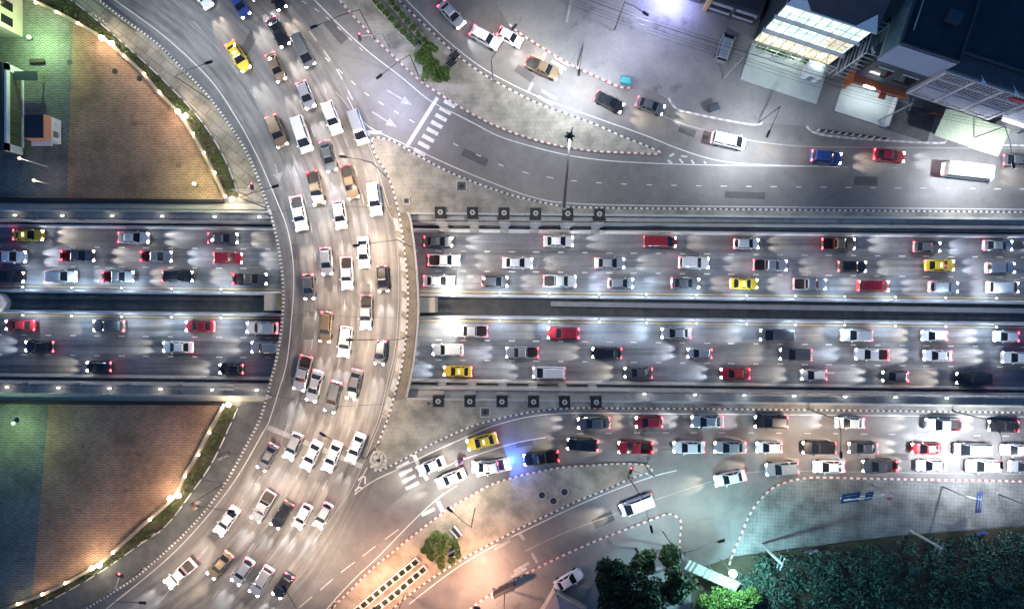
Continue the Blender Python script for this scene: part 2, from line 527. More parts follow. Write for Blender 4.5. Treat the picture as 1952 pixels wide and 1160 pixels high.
# the street level: one sheet with two long openings over the underpass
mb = MB()
left_side = edge_pts(LEFT_EDGE, 404, 754)
left_pts = [P(FARL, Y['n_edge'](FARL)), P(505, Y['n_edge'](505))] + [P(a, b) for a, b in left_side if Y['n_edge'](a) < b < Y['s_edge'](a)] + [P(510, Y['s_edge'](510)), P(FARL, Y['s_edge'](FARL))]
right_side = [(a, b) for a, b in smooth(HOLE_R, 8) if Y['n_edge'](a) < b < Y['s_edge'](a)]
ra = [(779, Y['n_edge'](779))] + right_side + [(773, Y['s_edge'](773))]
right_pts = [P(a, b) for a, b in ra]
BIG = 420
lt = [P(505, Y['n_edge'](505))] + [P(a, b) for a, b in left_side if Y['n_edge'](a) < b < Y['s_edge'](a)] + [P(510, Y['s_edge'](510))]
rt = right_pts
nl, nr = P(FARL, Y['n_edge'](FARL)), P(FARR, Y['n_edge'](FARR))
sl, sr = P(FARL, Y['s_edge'](FARL)), P(FARR, Y['s_edge'](FARR))
mb.poly([Vector((nl.x, BIG, 0)), nl, lt[0], rt[0], nr, Vector((nr.x, BIG, 0))][::1])
mb.poly([Vector((sl.x, -BIG, 0)), Vector((sr.x, -BIG, 0)), sr, rt[-1], lt[-1], sl])
mb.poly(lt + rt[::-1])
mb.build('road', M['asphalt'])
o = bpy.context.scene.objects['road']
tag(o, 'worn grey asphalt road sheet at street level around the underpass', 'road', kind='structure')

# underpass floor
mb = MB()
a, b = FARL, FARR
mb.poly([P(a, Y['n_road'](a) - 14, ZU), P(a, Y['s_road'](a) + 14, ZU), P(b, Y['s_road'](b) + 14, ZU), P(b, Y['n_road'](b) - 14, ZU)])
tag(mb.build('underpass_road', M['asphalt_low']), 'sunken asphalt road passing below the curved bridge', 'road', kind='structure')

def retaining(name, edge, ledge, sgn, label):
    """retaining wall: cap, ledge, lower face and drain strip, following the opening"""
    root = empty(name, P(976, Y[edge](976)))
    iv = root.matrix_world.inverted() if False else Matrix.Translation(-Vector(root.location))
    L = lambda px, py, z: iv @ P(px, py, z)
    ZL = -1.0
    for x0, x1 in ((FARL, 518), (776, FARR)):
        m = MB(); e = Y[edge]; l = Y[ledge]
        # upper wall face, ledge, lower wall face
        te = lambda x, z=0.0: iv @ (P(x, e(x)) + Vector((0, 0, z)))
        m.quad(te(x0), te(x1), te(x1, ZL), te(x0, ZL))
        lo = [L(x, l(x), ZL) for x in (x0, x1)]
        m.quad(te(x0, ZL), te(x1, ZL), lo[1], lo[0])
        dn = [Vector((q.x, q.y, ZU)) for q in lo]
        m.quad(lo[0], lo[1], dn[1], dn[0])
        m.build('wall_face', M['concrete'], root)
        m = MB()
        p0, p1 = te(x0), te(x1)
        nn = Vector((0, sgn, 0))
        pts = [p0 + nn * 0.05, p1 + nn * 0.05]
        m.wallstrip(pts, 0.32, 0.0, 0.32, off=0.0)
        m.build('parapet_cap', M['concrete'], root)
        # thin steel rail on the ledge
        m = MB()
        m.tube([lo[0] + Vector((0, sgn * .15, .35)), lo[1] + Vector((0, sgn * .15, .35))], 0.05, 0, 5)
        m.build('ledge_rail', M['dark_steel'], root)
    return tag(root, label, 'retaining wall')
retaining('retaining_wall', 'n_edge', 'n_ledge', 1, 'white retaining wall with ledge along the north side of the underpass')
retaining('retaining_wall', 's_edge', 's_ledge', -1, 'white retaining wall with ledge along the south side of the underpass')

# drain strips with cross bars beside the sunken carriageways
def drain(label, ya, yb):
    m = MB(); g = MB()
    x0, x1 = -300, 2300
    a0, a1 = P(x0, ya(x0), ZU + .02), P(x1, ya(x1), ZU + .02); b0, b1 = P(x0, yb(x0), ZU + .02), P(x1, yb(x1), ZU + .02)
    m.quad(b0, b1, a1, a0)
    o = m.build('drain_channel', M['concrete_dark'])
    n = 620
    rows = []
    for i in range(n):
        hi = .1 if random.random() > .12 else .0
        for t, z in ((i + .12, 0.0), (i + .2, hi), (i + .62, hi), (i + .7, 0.0)):
            A = a0.lerp(a1, t / n); B = b0.lerp(b1, t / n)
            p = A.lerp(B, .25); q = A.lerp(B, .78)
            rows.append(g.add([(p.x, p.y, ZU + .025 + z), (q.x, q.y, ZU + .025 + z)]))
    for p, q in zip(rows, rows[1:]): g.face((p, q, q + 1, p + 1), 0)
    g.build('grating', M['concrete'], o)
    tag(o, label, 'drain')
drain('dark drain strip with ribbed grating below the north retaining wall', line(419, 432), line(426, 446))
drain('dark drain strip with ribbed grating below the south retaining wall', line(718, 743), line(728.5, 752.5))

# concrete barriers of the underpass
def barrier(label, yy, w, h, mat, name='concrete_barrier'):
    m = MB()
    p0, p1 = P(-600, yy(-600), ZU), P(2600, yy(2600), ZU)
    for x0, x1 in ((-600, 2600),):
        n = normals2([p0, p1])[0]
        rings = []
        for p in (p0, p1):
            rings.append([p + n * w * .5 , p + n * w * .5 + Vector((0, 0, .2)), p + n * w * .22 + Vector((0, 0, h)),
                          p - n * w * .22 + Vector((0, 0, h)), p - n * w * .5 + Vector((0, 0, .2)), p - n * w * .5])
        m.ring_loft(rings)
    o = m.build(name, mat)
    return tag(o, label, 'barrier')
barrier('low concrete barrier on the north edge of the sunken road', line(429.5, 450), .5, .7, M['concrete_white'])
barrier('white concrete barrier on the north side of the sunken median', line(553.5, 576), .6, 1.0, M['concrete_white'])
barrier('white concrete barrier on the south side of the sunken median', line(593, 616.5), .6, 1.0, M['concrete_white'])
barrier('low concrete barrier on the south edge of the sunken road', line(715.5, 741), .4, .7, M['concrete'])

# median bed between the carriageways
m = MB()
m.poly([P(-600, Y['m_lo'](-600) - 2, ZU + .03), P(-600, Y['m_hi'](-600) + 3, ZU + .03), P(2600, Y['m_hi'](2600) + 3, ZU + .03), P(2600, Y['m_lo'](2600) - 2, ZU + .03)])
tag(m.build('median_bed', M['concrete_dark']), 'dark stained median bed between the two sunken carriageways', 'median', kind='structure')
m = MB()
p0, p1 = P(1050, 579, ZU + .2), P(2300, 597, ZU + .2)
m.wallstrip([p0, p1], 0.75, ZU + .03, ZU + .5)
tag(m.build('culvert_cover', M['concrete']), 'long pale concrete culvert cover in the median east of the bridge', 'culvert cover')
m = MB()
p0, p1 = P(-300, 564, ZU + .2), P(512, 571, ZU + .2)
m.wallstrip([p0, p1], 0.5, ZU + .03, ZU + .25)
tag(m.build('culvert_cover', M['concrete_dark']), 'dark low culvert cover in the median west of the bridge', 'culvert cover')

# ------------------------------------------------------------------ the bridge
br = empty('curved_bridge', P(660, 580))
tag(br, 'wide curved road bridge crossing the underpass with chequered edge parapets', 'bridge')
ivb = Matrix.Translation(-Vector(br.location))
m = MB()
deck = [ivb @ p for p in lt] + [ivb @ p for p in rt[::-1]]
m.prism([(p.x, p.y) for p in deck], -1.3, -0.02)
m.build('deck', M['concrete'], br)
for (px, x0) in ((521, 0), (816, 1)):
    m = MB()
    q = ivb @ P(px, 575 if px < 600 else 581, -2.5)
    m.box((q.x, q.y, -3.4), (1.9 if px < 600 else 2.4, 2.6 if px < 600 else 2.3, 4.2))
    m.build('pier', M['beige_wall'], br)
m = MB()
m.box((P(816, 581).x - br.location.x + 1.22, P(816, 581).y - br.location.y, -1.26), (.12, .5, .08))
pts = [ivb @ p for p in resample([P(a, b) for a, b in ra], .5)]
m = MB(); m.wallstrip(pts, 0.28, -0.02, 0.55, off=0.05)
m.build('parapet', M['concrete'], br)
m = MB()
bl = [(a - 0, b) for a, b in ra]
inner = [Vector((p.x - 0.85, p.y, 0)) for p in pts]
m.ribbon([p for p in inner], 1.2, 0.10)
m.build('verge', M['verge'], br)

# ------------------------------------------------------------------ kerbs and islands
def kerb(parent_or_none, pts, colours, seg=0.42, w=0.26, z1=0.18, n=6, label=None, off=0.0):
    q = resample(wpts(pts, 0, n), seg)
    m = MB(); m.wallstrip(q, w, 0.0, z1, (0, 1), off)
    o = m.build('kerb', colours, parent_or_none)
    if parent_or_none is None:
        tag(o, label, 'kerb', kind='structure')
    return o
BW = [M['kerb_white'], M['kerb_black']]
RW = [M['kerb_white'], M['kerb_red']]

def island(name, outline, mat, label, z=0.14):
    pts = [P(a, b) for a, b in outline]
    m = MB(); m.prism([(p.x, p.y) for p in pts], 0.0, z)
    return tag(m.build(name, mat), label, 'traffic island', kind='structure')

# left kerb of the curved road
kerb(None, LEFT_EDGE, BW, 0.29, 0.3, 0.3, label='black and white chequered kerb on the plaza side of the curved road')

# right island, north of the underpass
R_N = [(709, 266), (718, 262), (732, 265), (749, 269), (794, 295), (852, 326), (921, 354), (990, 376), (1059, 391), (1094, 395), (1197, 397), (1300, 398), (1952, 404.5), (2300, 407)]
up = smooth(RIGHT_KERB[:6], 6); top = smooth(R_N, 6)
n_out = [(p[0], p[1]) for p in up if p[1] < Y['n_edge'](p[0]) - 2][::-1] + top
n_out = n_out + [(2300, Y['n_edge'](2300) - 2), (778, Y['n_edge'](778) - 2), (759, Y['n_edge'](760) - 2)]
island('traffic_island', n_out, M['island'], 'pale paved wedge island between the curved road and the northern underpass wall')
kerb(None, R_N, BW, 0.42, label='black and white kerb between the dark curving road and the northern wedge island')
kerb(None, RIGHT_KERB, BW, 0.42, label='black and white kerb on the outer side of the curved bridge road')
# right island, south of the underpass
S_N = [(707, 875), (708, 888), (717, 896), (727.5, 894.6), (769, 875), (814, 850), (888, 816), (947, 798), (1022, 783), (1096, 777), (1260, 778), (1500, 780), (1952, 785.5), (2300, 789)]
s_out = [p for p in smooth(RIGHT_KERB, 6) if p[1] > Y['s_edge'](p[0]) + 2] + smooth(S_N, 6) + [(2300, Y['s_edge'](2300) + 1.5), (770, Y['s_edge'](770) + 1.5)]
island('traffic_island', s_out, M['island'], 'pale paved wedge island between the curved road and the southern underpass wall')
kerb(None, S_N, BW, 0.42, label='black and white kerb between the queueing cars and the southern wedge island')

# planted island in the north
I2S = [(640, -8), (676, 34), (719, 78), (766, 123), (803, 156), (836, 178), (875, 203), (933, 235), (988, 257), (1042, 273), (1086, 282), (1133, 288.6), (1198, 291.5), (1246, 294), (1264, 293)]
I2N = [(752, -8), (781, 22), (825, 63), (868, 103), (915, 138), (970, 170), (1024, 197), (1078, 217), (1133, 237), (1187, 261), (1226, 276), (1264, 293)]
island('traffic_island', smooth(I2S, 5) + smooth(I2N, 5)[::-1], M['island'], 'long tapering paved island with two rows of green shrubs')
kerb(None, I2S, RW, 0.5, label='red and white kerb on the inner side of the shrub island')
kerb(None, I2N, BW, 0.5, label='black and white kerb on the outer side of the shrub island')

# island with the planter boxes
I3N = [(620, 1170), (632, 1158), (666.6, 1125), (706.6, 1085), (749, 1050.5), (792, 1016), (834, 984), (856, 968), (893, 946.6), (933, 924), (973, 910.6), (1015.6, 900), (1066, 890.7), (1125.6, 886), (1185, 882.7), (1229, 884.8), (1241, 891), (1243, 899)]
I3S = [(735, 1170), (760, 1149), (800, 1117), (840, 1090), (880, 1065), (933, 1036), (986, 1008), (1053, 976), (1096, 955.5), (1155, 931.7), (1209, 908), (1236, 901), (1243, 899)]
island('traffic_island', smooth(I3N, 5) + smooth(I3S, 5)[::-1], M['island_warm'], 'tapering warm paved island with planter boxes and a clump of round trees')
kerb(None, I3N, RW, 0.45, label='red and white kerb on the upper side of the planter box island')
kerb(None, I3S, BW, 0.45, label='black and white kerb on the lower side of the planter box island')

# southern corner with the small house
I4 = [(885, 1170), (920, 1141), (973, 1109), (1026, 1080), (1078, 1055), (1142, 1027), (1193, 1007.6), (1244.6, 988), (1273, 978), (1288, 983), (1298, 993.5), (1296, 1023), (1294.5, 1050)]
pts4 = smooth(I4, 5)
island('pavement', pts4 + [(1290, 1500), (885, 1500)], M['apron'], 'grey concrete pavement around the small house at the lower edge')
kerb(None, I4, RW, 0.5, label='red and white kerb along the side street by the small house')

# south east park pavement
I5 = [(1390, 1075), (1396, 1054), (1410, 1023.5), (1424, 989.5), (1439.4, 962), (1467, 932.5), (1495, 918.6), (1523, 912), (1560, 909), (1643, 911), (1751, 913), (1874, 915), (1952, 916.4), (2300, 924)]
island('pavement', smooth(I5, 5) + [(2300, 1010), (1952, 1000), (1700, 1020), (1480, 1048), (1390, 1060)], M['park'], 'grey gridded pavement beside the dark overgrown field', 0.14)
kerb(None, I5, RW, 0.5, label='red and white kerb around the gridded pavement by the overgrown field')

# forecourt kerbs in the north east
island('pavement', [(971, 47), (991, 64), (1036, 93), (1088, 124), (1140, 148), (1184, 167), (1212, 166), (1240, 172), (1274, 190), (1288, 207), (1315, 215), (1364, 226), (1433, 238), (1455, 234), (1500, 238), (1537, 241), (1557, 255), (1626, 264), (1785, 273), (1803, 266), (1876, 264), (1883, 275), (1952, 278), (2400, 284), (2400, -400), (940, -400), (940, 0)], M['apron'], 'stained pale concrete forecourt in front of the shop buildings', 0.06)
kerb(None, [(971, 47), (991, 64), (1036, 93), (1088, 124), (1140, 148), (1184, 167), (1212, 166)], RW, 0.5, label='red and white kerb at the western end of the forecourt')
kerb(None, [(1274, 188), (1288, 207), (1315.5, 215.5), (1364, 226), (1433, 238), (1453, 235)], [M['kerb_white'], M['concrete']], 0.6, label='faded white kerb in the middle of the forecourt edge')
kerb(None, [(1537, 241), (1557, 255), (1626, 264), (1785, 273), (1803, 266)], [M['kerb_white'], M['concrete']], 0.6, label='faded white kerb beside the row of low fence boards')
kerb(None, [(1876, 264), (1883, 275), (1952, 278), (2200, 282)], [M['kerb_white'], M['concrete']], 0.6, label='faded white kerb at the eastern end of the forecourt')

# ------------------------------------------------------------------ plaza in the west
WALL_N = [(20, -12), (71, 7), (110, 25), (151, 46.5), (207, 80), (239, 108), (277, 142), (306, 177), (348, 221), (370, 256), (391, 292), (411, 330), (432, 376)]
WALL_S = [(432, 768), (401, 823.6), (380, 865), (355, 906), (337, 944), (287.5, 988.6), (218, 1051), (186, 1076), (127, 1109), (83, 1130), (37, 1148), (-10, 1166)]
PATH_N = [(120, -8), (162, 20), (255, 100), (331, 172), (390, 238), (431, 307), (455, 370)]
PATH_S = [(455, 776), (410, 872), (372, 930), (318, 1000), (265, 1038), (190, 1090), (110, 1136), (50, 1168)]
def sheet(name, outline, mat, z0, z1, label):
    m = MB(); m.prism([(p.x, p.y) for p in [P(a, b) for a, b in outline]], z0, z1)
    return tag(m.build(name, mat), label, 'paving', kind='structure')
wn_ = smooth(WALL_N, 5); ws_ = smooth(WALL_S, 5); pn_ = smooth(PATH_N, 5); ps_ = smooth(PATH_S, 5)
le = smooth(LEFT_EDGE, 6)
le_n = [p for p in le if p[1] < 398]; le_s = [p for p in le if p[1] > 757]
sheet('plaza_paving', [p for p in wn_ if p[0] > 142] + [(430, 380), (128, 380), (140, 42)], M['terracotta'], 0, 0.08, 'terracotta fan patterned paving north of the underpass')
sheet('plaza_paving', [p for p in ws_ if p[0] > 60] + [(62, 1138), (94, 768)], M['terracotta'], 0, 0.08, 'terracotta fan patterned paving south of the underpass')
sheet('plaza_paving', [p for p in wn_ if p[0] < 142] + [(140, 42), (128, 380), (-900, 380), (-900, -12)], M['grey_fans'], 0, 0.075, 'grey fan patterned paving beside the glass pavilion')
sheet('plaza_paving', [(94, 768), (62, 1138), (37, 1148), (-10, 1166), (-900, 1400), (-900, 768)], M['grey_fans'], 0, 0.075, 'grey fan patterned paving at the south western edge')
sheet('plaza_border', [(-900, 383), (505, 389), (505, 399.5), (-900, 392)], M['beige_wall'], 0, 0.1, 'narrow brownish border strip above the northern retaining wall')
sheet('plaza_border', [(-900, 743), (505, 754), (505, 764), (-900, 763)], M['beige_wall'], 0, 0.1, 'narrow brownish border strip below the southern retaining wall')
sheet('garden_bed', wn_ + [(455, 376)] + pn_[::-1], M['soil'], 0, 0.2, 'dark soil bed between the lamp wall and the northern walk')
sheet('garden_bed', ws_ + ps_[::-1], M['soil'], 0, 0.2, 'dark soil bed between the lamp wall and the southern walk')
sheet('walkway', pn_ + [(455, 384), (503, 385)] + le_n[::-1], M['walk'], 0, 0.12, 'pale curved footpath with radial joints in the north west')
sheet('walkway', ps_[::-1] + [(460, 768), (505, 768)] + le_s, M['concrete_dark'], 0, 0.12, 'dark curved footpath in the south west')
for pts, lab in ((wn_ + [(441, 384)], 'low cream curved wall carrying small lamps beside the northern plaza'), (ws_, 'low cream curved wall carrying small lamps beside the southern plaza')):
    m = MB(); m.wallstrip(resample([P(a, b) for a, b in pts], 1.0), 0.45, 0, 0.9)
    tag(m.build('garden_wall', M['garden_wall']), lab, 'wall')
for pts, lab in ((pn_, 'thin white edging kerb along the northern footpath'), (ps_, 'thin white edging kerb along the southern footpath')):
    m = MB(); m.wallstrip(resample([P(a, b) for a, b in pts], 0.6), 0.14, 0, 0.28, (0, 0, 0, 1))
    tag(m.build('edging_kerb', [M['kerb_white'], M['concrete_dark']]), lab, 'kerb', kind='structure')
# dark rails along the plaza borders
for yy, lab in ((line(381, 395), 'dark low rail along the plaza north of the underpass'), (line(765, 780), 'dark low rail along the plaza south of the underpass')):
    m = MB()
    a0, a1 = P(-200, yy(-200)), P(428, yy(428))
    m.wallstrip([a0, a1], 0.5, 0.0, 0.55)
    tag(m.build('low_wall', M['granite']), lab, 'wall')

# shrub bed leaves
def band_leaves(name, pa, pb, n, size, mat, label, zlo=.2, zhi=.75):
    m = MB()
    A = resample([P(a, b) for a, b in pa], .4); B = resample([P(a, b) for a, b in pb], .4)
    for _ in range(n):
        t = random.random()
        c = noise2(t * 40)
        if random.random() > c: continue
        p = A[int(t * (len(A) - 1))].lerp(B[int(t * (len(B) - 1))], random.uniform(.2, .93))
        p.z = random.uniform(zlo, zhi)
        a = Vector((random.gauss(0, 1), random.gauss(0, 1), random.gauss(0, .5))).normalized()
        b = a.cross(Vector((random.gauss(0, .4), random.gauss(0, .4), 1))).normalized()
        s = size * random.uniform(.6, 1.3)
        m.quad(p - a * s, p - b * s * .6, p + a * s, p + b * s * .6)
    return tag(m.build(name, mat), label, 'ground cover', kind='stuff')
def noise2(x):
    return 0.5 + 0.3 * math.sin(x * 1.3) + 0.25 * math.sin(x * 2.9 + 1) + 0.15 * math.sin(x * 7.1)
band_leaves('ground_cover', wn_, pn_, 2100, .2, M['leaf_hedge'], 'low green ground cover in the northern garden bed')
band_leaves('ground_cover', ws_, ps_, 1300, .2, M['leaf_hedge'], 'low green ground cover in the southern garden bed')

exec_later = []

# ------------------------------------------------------------------ painted markings
ZM = 0.006
def marking(name, label, mat, items, z=ZM):
    """items: list of (polyline in photo pixels, width in metres)"""
    m = MB()
    for pts, w in items:
        m.ribbon([p for p in [P(a, b, z) for a, b in pts]], w, z)
    return tag(m.build(name, mat), label, 'road marking', kind='structure')
def dashes(pts, n_px, gap_px, w, z=ZM, z_of=0.0, sm=6):
    q = smooth(pts, sm) if sm else pts
    out = []; L = 0; cur = []
    fine = []
    for (a, b), (c, d) in zip(q, q[1:]):
        k = max(1, int(math.hypot(c - a, d - b) / 2))
        for i in range(k): fine.append((a + (c - a) * i / k, b + (d - b) * i / k))
    s = 0.0
    for (a, b), (c, d) in zip(fine, fine[1:]):
        if (s % (n_px + gap_px)) < n_px: cur.append((a, b))
        elif cur:
            if len(cur) > 1: out.append((cur, w))
            cur = []
        s += math.hypot(c - a, d - b)
    return out

L_LINE = [(218, -4), (221, 2), (310, 67), (397, 148), (448, 221), (490, 297), (528, 384), (547, 434), (557.5, 489), (560, 543), (556, 604), (547, 688), (532, 742), (516, 793), (504, 819), (436, 932), (334, 1050), (212, 1152), (190, 1170)]
R_LINE = [(640, 175), (672, 215), (700, 270), (722, 330), (740, 390), (756, 430), (763, 481), (765, 536), (763, 610), (757, 670), (742, 735), (727, 796), (712, 835), (690, 890), (668, 935), (640, 975), (600, 1030)]
marking('edge_line', 'solid white edge line along the inside of the curved road', M['paint'], [(smooth(L_LINE, 6), .14)])
marking('edge_line', 'thin pale edge line along the outside of the curved road', M['paint_faint'], [(smooth(R_LINE, 6), .12), ([(a - 5, b) for a, b in smooth(R_LINE[3:13], 6)], .1)])
marking('lane_line', 'faint broken lane lines on the curved road', M['paint_faint'],
        dashes([(330, 0), (430, 110), (520, 240), (575, 360), (600, 480), (602, 600), (580, 720), (535, 840), (460, 960), (380, 1060), (300, 1150)], 22, 34, .12)
        + dashes([(455, 0), (540, 130), (600, 260), (640, 380), (655, 500), (655, 620), (635, 740), (595, 850), (530, 970), (450, 1080), (390, 1160)], 22, 34, .12)
        + dashes([(560, 60), (610, 150), (660, 270), (692, 380), (705, 500), (706, 620), (688, 740), (655, 850), (610, 940), (555, 1030)], 22, 34, .12))
HATCH = [(746, 392), (757, 430), (765, 474), (770, 526), (771, 578), (768, 633), (760, 699), (745, 757), (732, 800)]
m = MB()
q = resample(wpts(HATCH, ZM), 1.0); ns = normals2(q)
for i in range(2, len(q) - 3, 3):
    a, b = q[i], q[i + 2]; w = .38
    m.quad(a - ns[i] * w + Vector((0, .25, .13)), b - ns[i] * w + Vector((0, .25, .13)), b + ns[i] * w + Vector((0, -.1, .13)), a + ns[i] * w + Vector((0, -.1, .13)))
hb = MB(); hb.ribbon(q, 0.95, .12)
o = hb.build('bridge_footway', M['walk']); tag(o, 'narrow raised footway with pale slabs along the outer edge of the curved bridge', 'footway', kind='structure')
tag(m.build('footway_slabs', M['concrete']), 'row of pale slanted slabs set into the bridge footway', 'paving', kind='structure')

IN2 = [(596, -4), (603, 4), (650, 51), (705, 101), (766, 148), (817, 190), (862, 214), (905, 236), (960, 263), (1060, 291), (1130, 303), (1200, 309), (1330, 314), (1600, 318)]
marking('edge_line', 'white edge line on the shrub island side of the dark curving road', M['paint'], [(smooth(IN2, 6), .13)])
marking('edge_line', 'white edge line beside the northern wedge island', M['paint'], [(smooth([(690, 230), (712, 247), (780, 279), (860, 316), (940, 349), (1020, 377), (1100, 388), (1300, 392.5), (1952, 399), (2200, 402)], 6), .13)])
marking('edge_line', 'white edge line along the outside of the shrub island', M['paint'], [(smooth([(768, -6), (800, 26), (850, 75), (910, 123), (970, 158), (1040, 190), (1140, 226), (1230, 258), (1300, 286), (1370, 306), (1450, 314), (1560, 317)], 6), .15)])
marking('edge_line', 'white edge line along the forecourt side of the northern road', M['paint_faint'], [(smooth([(1230, 205), (1290, 232), (1360, 252), (1445, 270), (1535, 279), (1662, 281), (1952, 283), (2200, 285)], 6), .14)])
marking('lane_line', 'broken white lane line on the dark curving road', M['paint'],
        dashes([(780, 228), (857, 270), (946, 311), (991, 326), (1040, 337), (1136, 348), (1327, 354), (1912, 360), (2100, 362)], 13, 34.5, .13))
marking('lane_line', 'broken white lane lines where the northern road splits off', M['paint'],
        dashes([(575, 2), (612, 25), (650, 58), (700, 105)], 12, 16, .12) + dashes([(620, 110), (692, 174), (730, 199), (773, 224)], 13, 20, .12)
        + dashes([(590, 60), (640, 130), (672, 190), (690, 228)], 24, 20, .1))
marking('lane_line', 'broken lane line on the upper northern road', M['paint_faint'], dashes([(1560, 318), (1700, 320), (1952, 322)], 13, 33, .12))
# gore chevrons
marking('chevron', 'white chevron markings at the point of the northern wedge island', M['paint'],
        [([(690, 252), (683, 232), (672, 205), (662, 185)], .12), ([(703, 260), (699, 250), (704, 252), (728, 253)], .5), ([(716, 272), (722, 292)], .1)])
marking('hatching', 'short white hatch bars where two northern roads merge', M['paint'],
        [([(1273, 305), (1281, 312)], .35), ([(1295, 303), (1302, 311)], .3), ([(1318, 305), (1323, 312)], .28), ([(1342, 308), (1346, 312)], .25), ([(1276, 298), (1285, 293)], .3), ([(1298, 297), (1310, 299)], .2)])
rs_ = random.getstate(); random.seed(31)
M['patch_dark'] = noisy('dark_asphalt_patch', (.06, .06, .06), (.085, .083, .08), 1.5, .7)
M['patch_pale'] = noisy('pale_asphalt_patch', (.14, .135, .13), (.17, .165, .155), 1.5, .75)
m = [MB(), MB()]
for px, py, an, w, l in ((470, 90, 60, 1.4, 5), (640, 330, 75, 1.0, 3.4), (590, 620, 85, 1.6, 4.2), (520, 900, 55, 1.2, 6), (420, 1010, 45, 1.5, 4), (700, 560, 88, .8, 3), (905, 300, -25, 1.2, 4),
                         (1420, 372, -2, 1.0, 6), (1650, 345, 0, 1.3, 3.5), (1310, 250, -20, 1.1, 2.6), (1345, 262, -10, .6, .8), (1000, 140, -35, 1.2, 3), (1250, 815, 0, 1.2, 4), (1700, 870, 0, 1.0, 5), (1150, 990, 25, 1.5, 3.2),
                         (760, 960, 35, 1.3, 5), (690, 1040, 40, 1.0, 3), (1000, 845, 10, .8, 2.6), (640, 60, -50, 1.4, 4), (560, 480, 85, .9, 2.2)):
    a = R(an); c = P(px, py); u = Vector((math.cos(a), math.sin(a), 0)) * l / 2; n = Vector((-math.sin(a), math.cos(a), 0)) * w / 2
    m[random.randrange(2)].poly([c - u - n + Vector((0, 0, .003)), c + u - n + Vector((0, 0, .003)), c + u + n + Vector((0, 0, .003)), c - u + n + Vector((0, 0, .003))])
tag(m[0].build('asphalt_patch', M['patch_dark']), 'dark rectangular repair patches in the road surface', 'road patch', kind='structure')
tag(m[1].build('asphalt_patch', M['patch_pale']), 'pale rectangular repair patches in the road surface', 'road patch', kind='structure')
marking('expansion_joint', 'thin dark expansion joints across the curved bridge at both ends', M['iron'], [([(516, 404), (640, 392), (768, 398)], .07), ([(514, 752), (640, 775), (757, 768)], .07), ([(556, 600), (770, 606)], .05)], .004)
random.setstate(rs_)
# crossings
def crossing(name, label, a, b, n, d, ln, w, mat):
    ln = ln / 2
    it = []
    for i in range(n):
        t = i / max(1, n - 1)
        x = a[0] + (b[0] - a[0]) * t; y = a[1] + (b[1] - a[1]) * t
        it.append(([(x - d[0] * ln, y - d[1] * ln), (x + d[0] * ln, y + d[1] * ln)], w))
    return marking(name, label, mat, it)
crossing('zebra_crossing', 'white zebra crossing bars over the dark curving road', (857, 198), (800, 290), 8, (.88, .47), 24, .58, M['paint'])
marking('stop_line', 'wide pale stop line before the zebra crossing on the dark curving road', M['paint'], [([(834, 186), (775, 280)], .55)])
crossing('zebra_crossing', 'white zebra bars by the red and white forecourt kerb', (1072, 117), (1058, 132), 3, (.85, .5), 32, .42, M['paint'])
crossing('zebra_crossing', 'white zebra bars by the outer kerb of the shrub island', (1047, 181), (1040, 192), 2, (.85, .5), 34, .42, M['paint'])
marking('stop_line', 'short stop lines before the zebra bars on the northern road', M['paint'], [([(1040, 101), (1033, 116)], .4), ([(1015, 158), (1006, 177)], .35)])
crossing('zebra_crossing', 'worn zebra bars ahead of the queueing cars', (768, 886), (786, 925), 4, (.88, -.44), 28, .5, M['paint'])
marking('stop_line', 'pale stop line in front of the queueing cars', M['paint'], [([(789, 866), (800, 890), (815, 914)], .6), ([(835, 955), (846, 978)], .6)])
crossing('zebra_crossing', 'white zebra bar at the kerb of the planter island', (816, 975), (816, 975), 1, (.88, -.44), 28, .5, M['paint'])
crossing('zebra_crossing', 'worn zebra bars across the side street by the planter island', (962, 1030), (957, 1038), 2, (.85, -.5), 34, .42, M['paint_faint'])
crossing('zebra_crossing', 'worn zebra bars by the kerb of the small house pavement', (994, 1080), (989, 1090), 2, (.85, -.5), 34, .42, M['paint_faint'])
marking('stop_line', 'faint stop lines across the side street', M['paint_faint'], [([(990, 1015), (999, 1028)], .5), ([(1014, 1053), (1024, 1072)], .4)])
marking('stop_line', 'long pale stop line across the curved road south of the bridge', M['paint_faint'], [([(506, 812), (600, 850), (692, 889)], .75)])
def arrow(label, tail, tip, hw=.62, mat='paint_faint'):
    a = P(*tail, ZM); b = P(*tip, ZM); t = (b - a).normalized(); n = Vector((-t.y, t.x, 0))
    L = (b - a).length; m = MB(); nk = b - t * min(1.7, L * .45)
    m.poly([a - n * .11, nk - n * .11, nk + n * .11, a + n * .11][::1]); m.poly([nk - n * hw, b, nk + n * hw])
    return tag(m.build('arrow_marking', M[mat]), label, 'road marking', kind='structure')
arrow('white straight arrow nearer the shrub island on the northern road', (738, 172), (786, 201))
arrow('white straight arrow nearer the wedge island on the northern road', (709, 213), (757, 243))
m = MB()
q = [(523, 314), (533, 325), (529, 338)]
arrow('white turn arrow near the western edge of the curved road', (524, 312), (533, 346), .8)
p0 = ZU + ZM
a_, b_ = P(1590, 710, p0), P(1538, 712, p0)
m = MB(); t = (b_ - a_).normalized(); n = Vector((-t.y, t.x, 0)); nk = b_ - t * 1.7
m.poly([a_ - n * .12, nk - n * .12, nk + n * .12, a_ + n * .12]); m.poly([nk - n * .6, b_, nk + n * .6])
tag(m.build('arrow_marking', M['paint']), 'white arrow pointing west on the sunken westbound road', 'road marking', kind='structure')
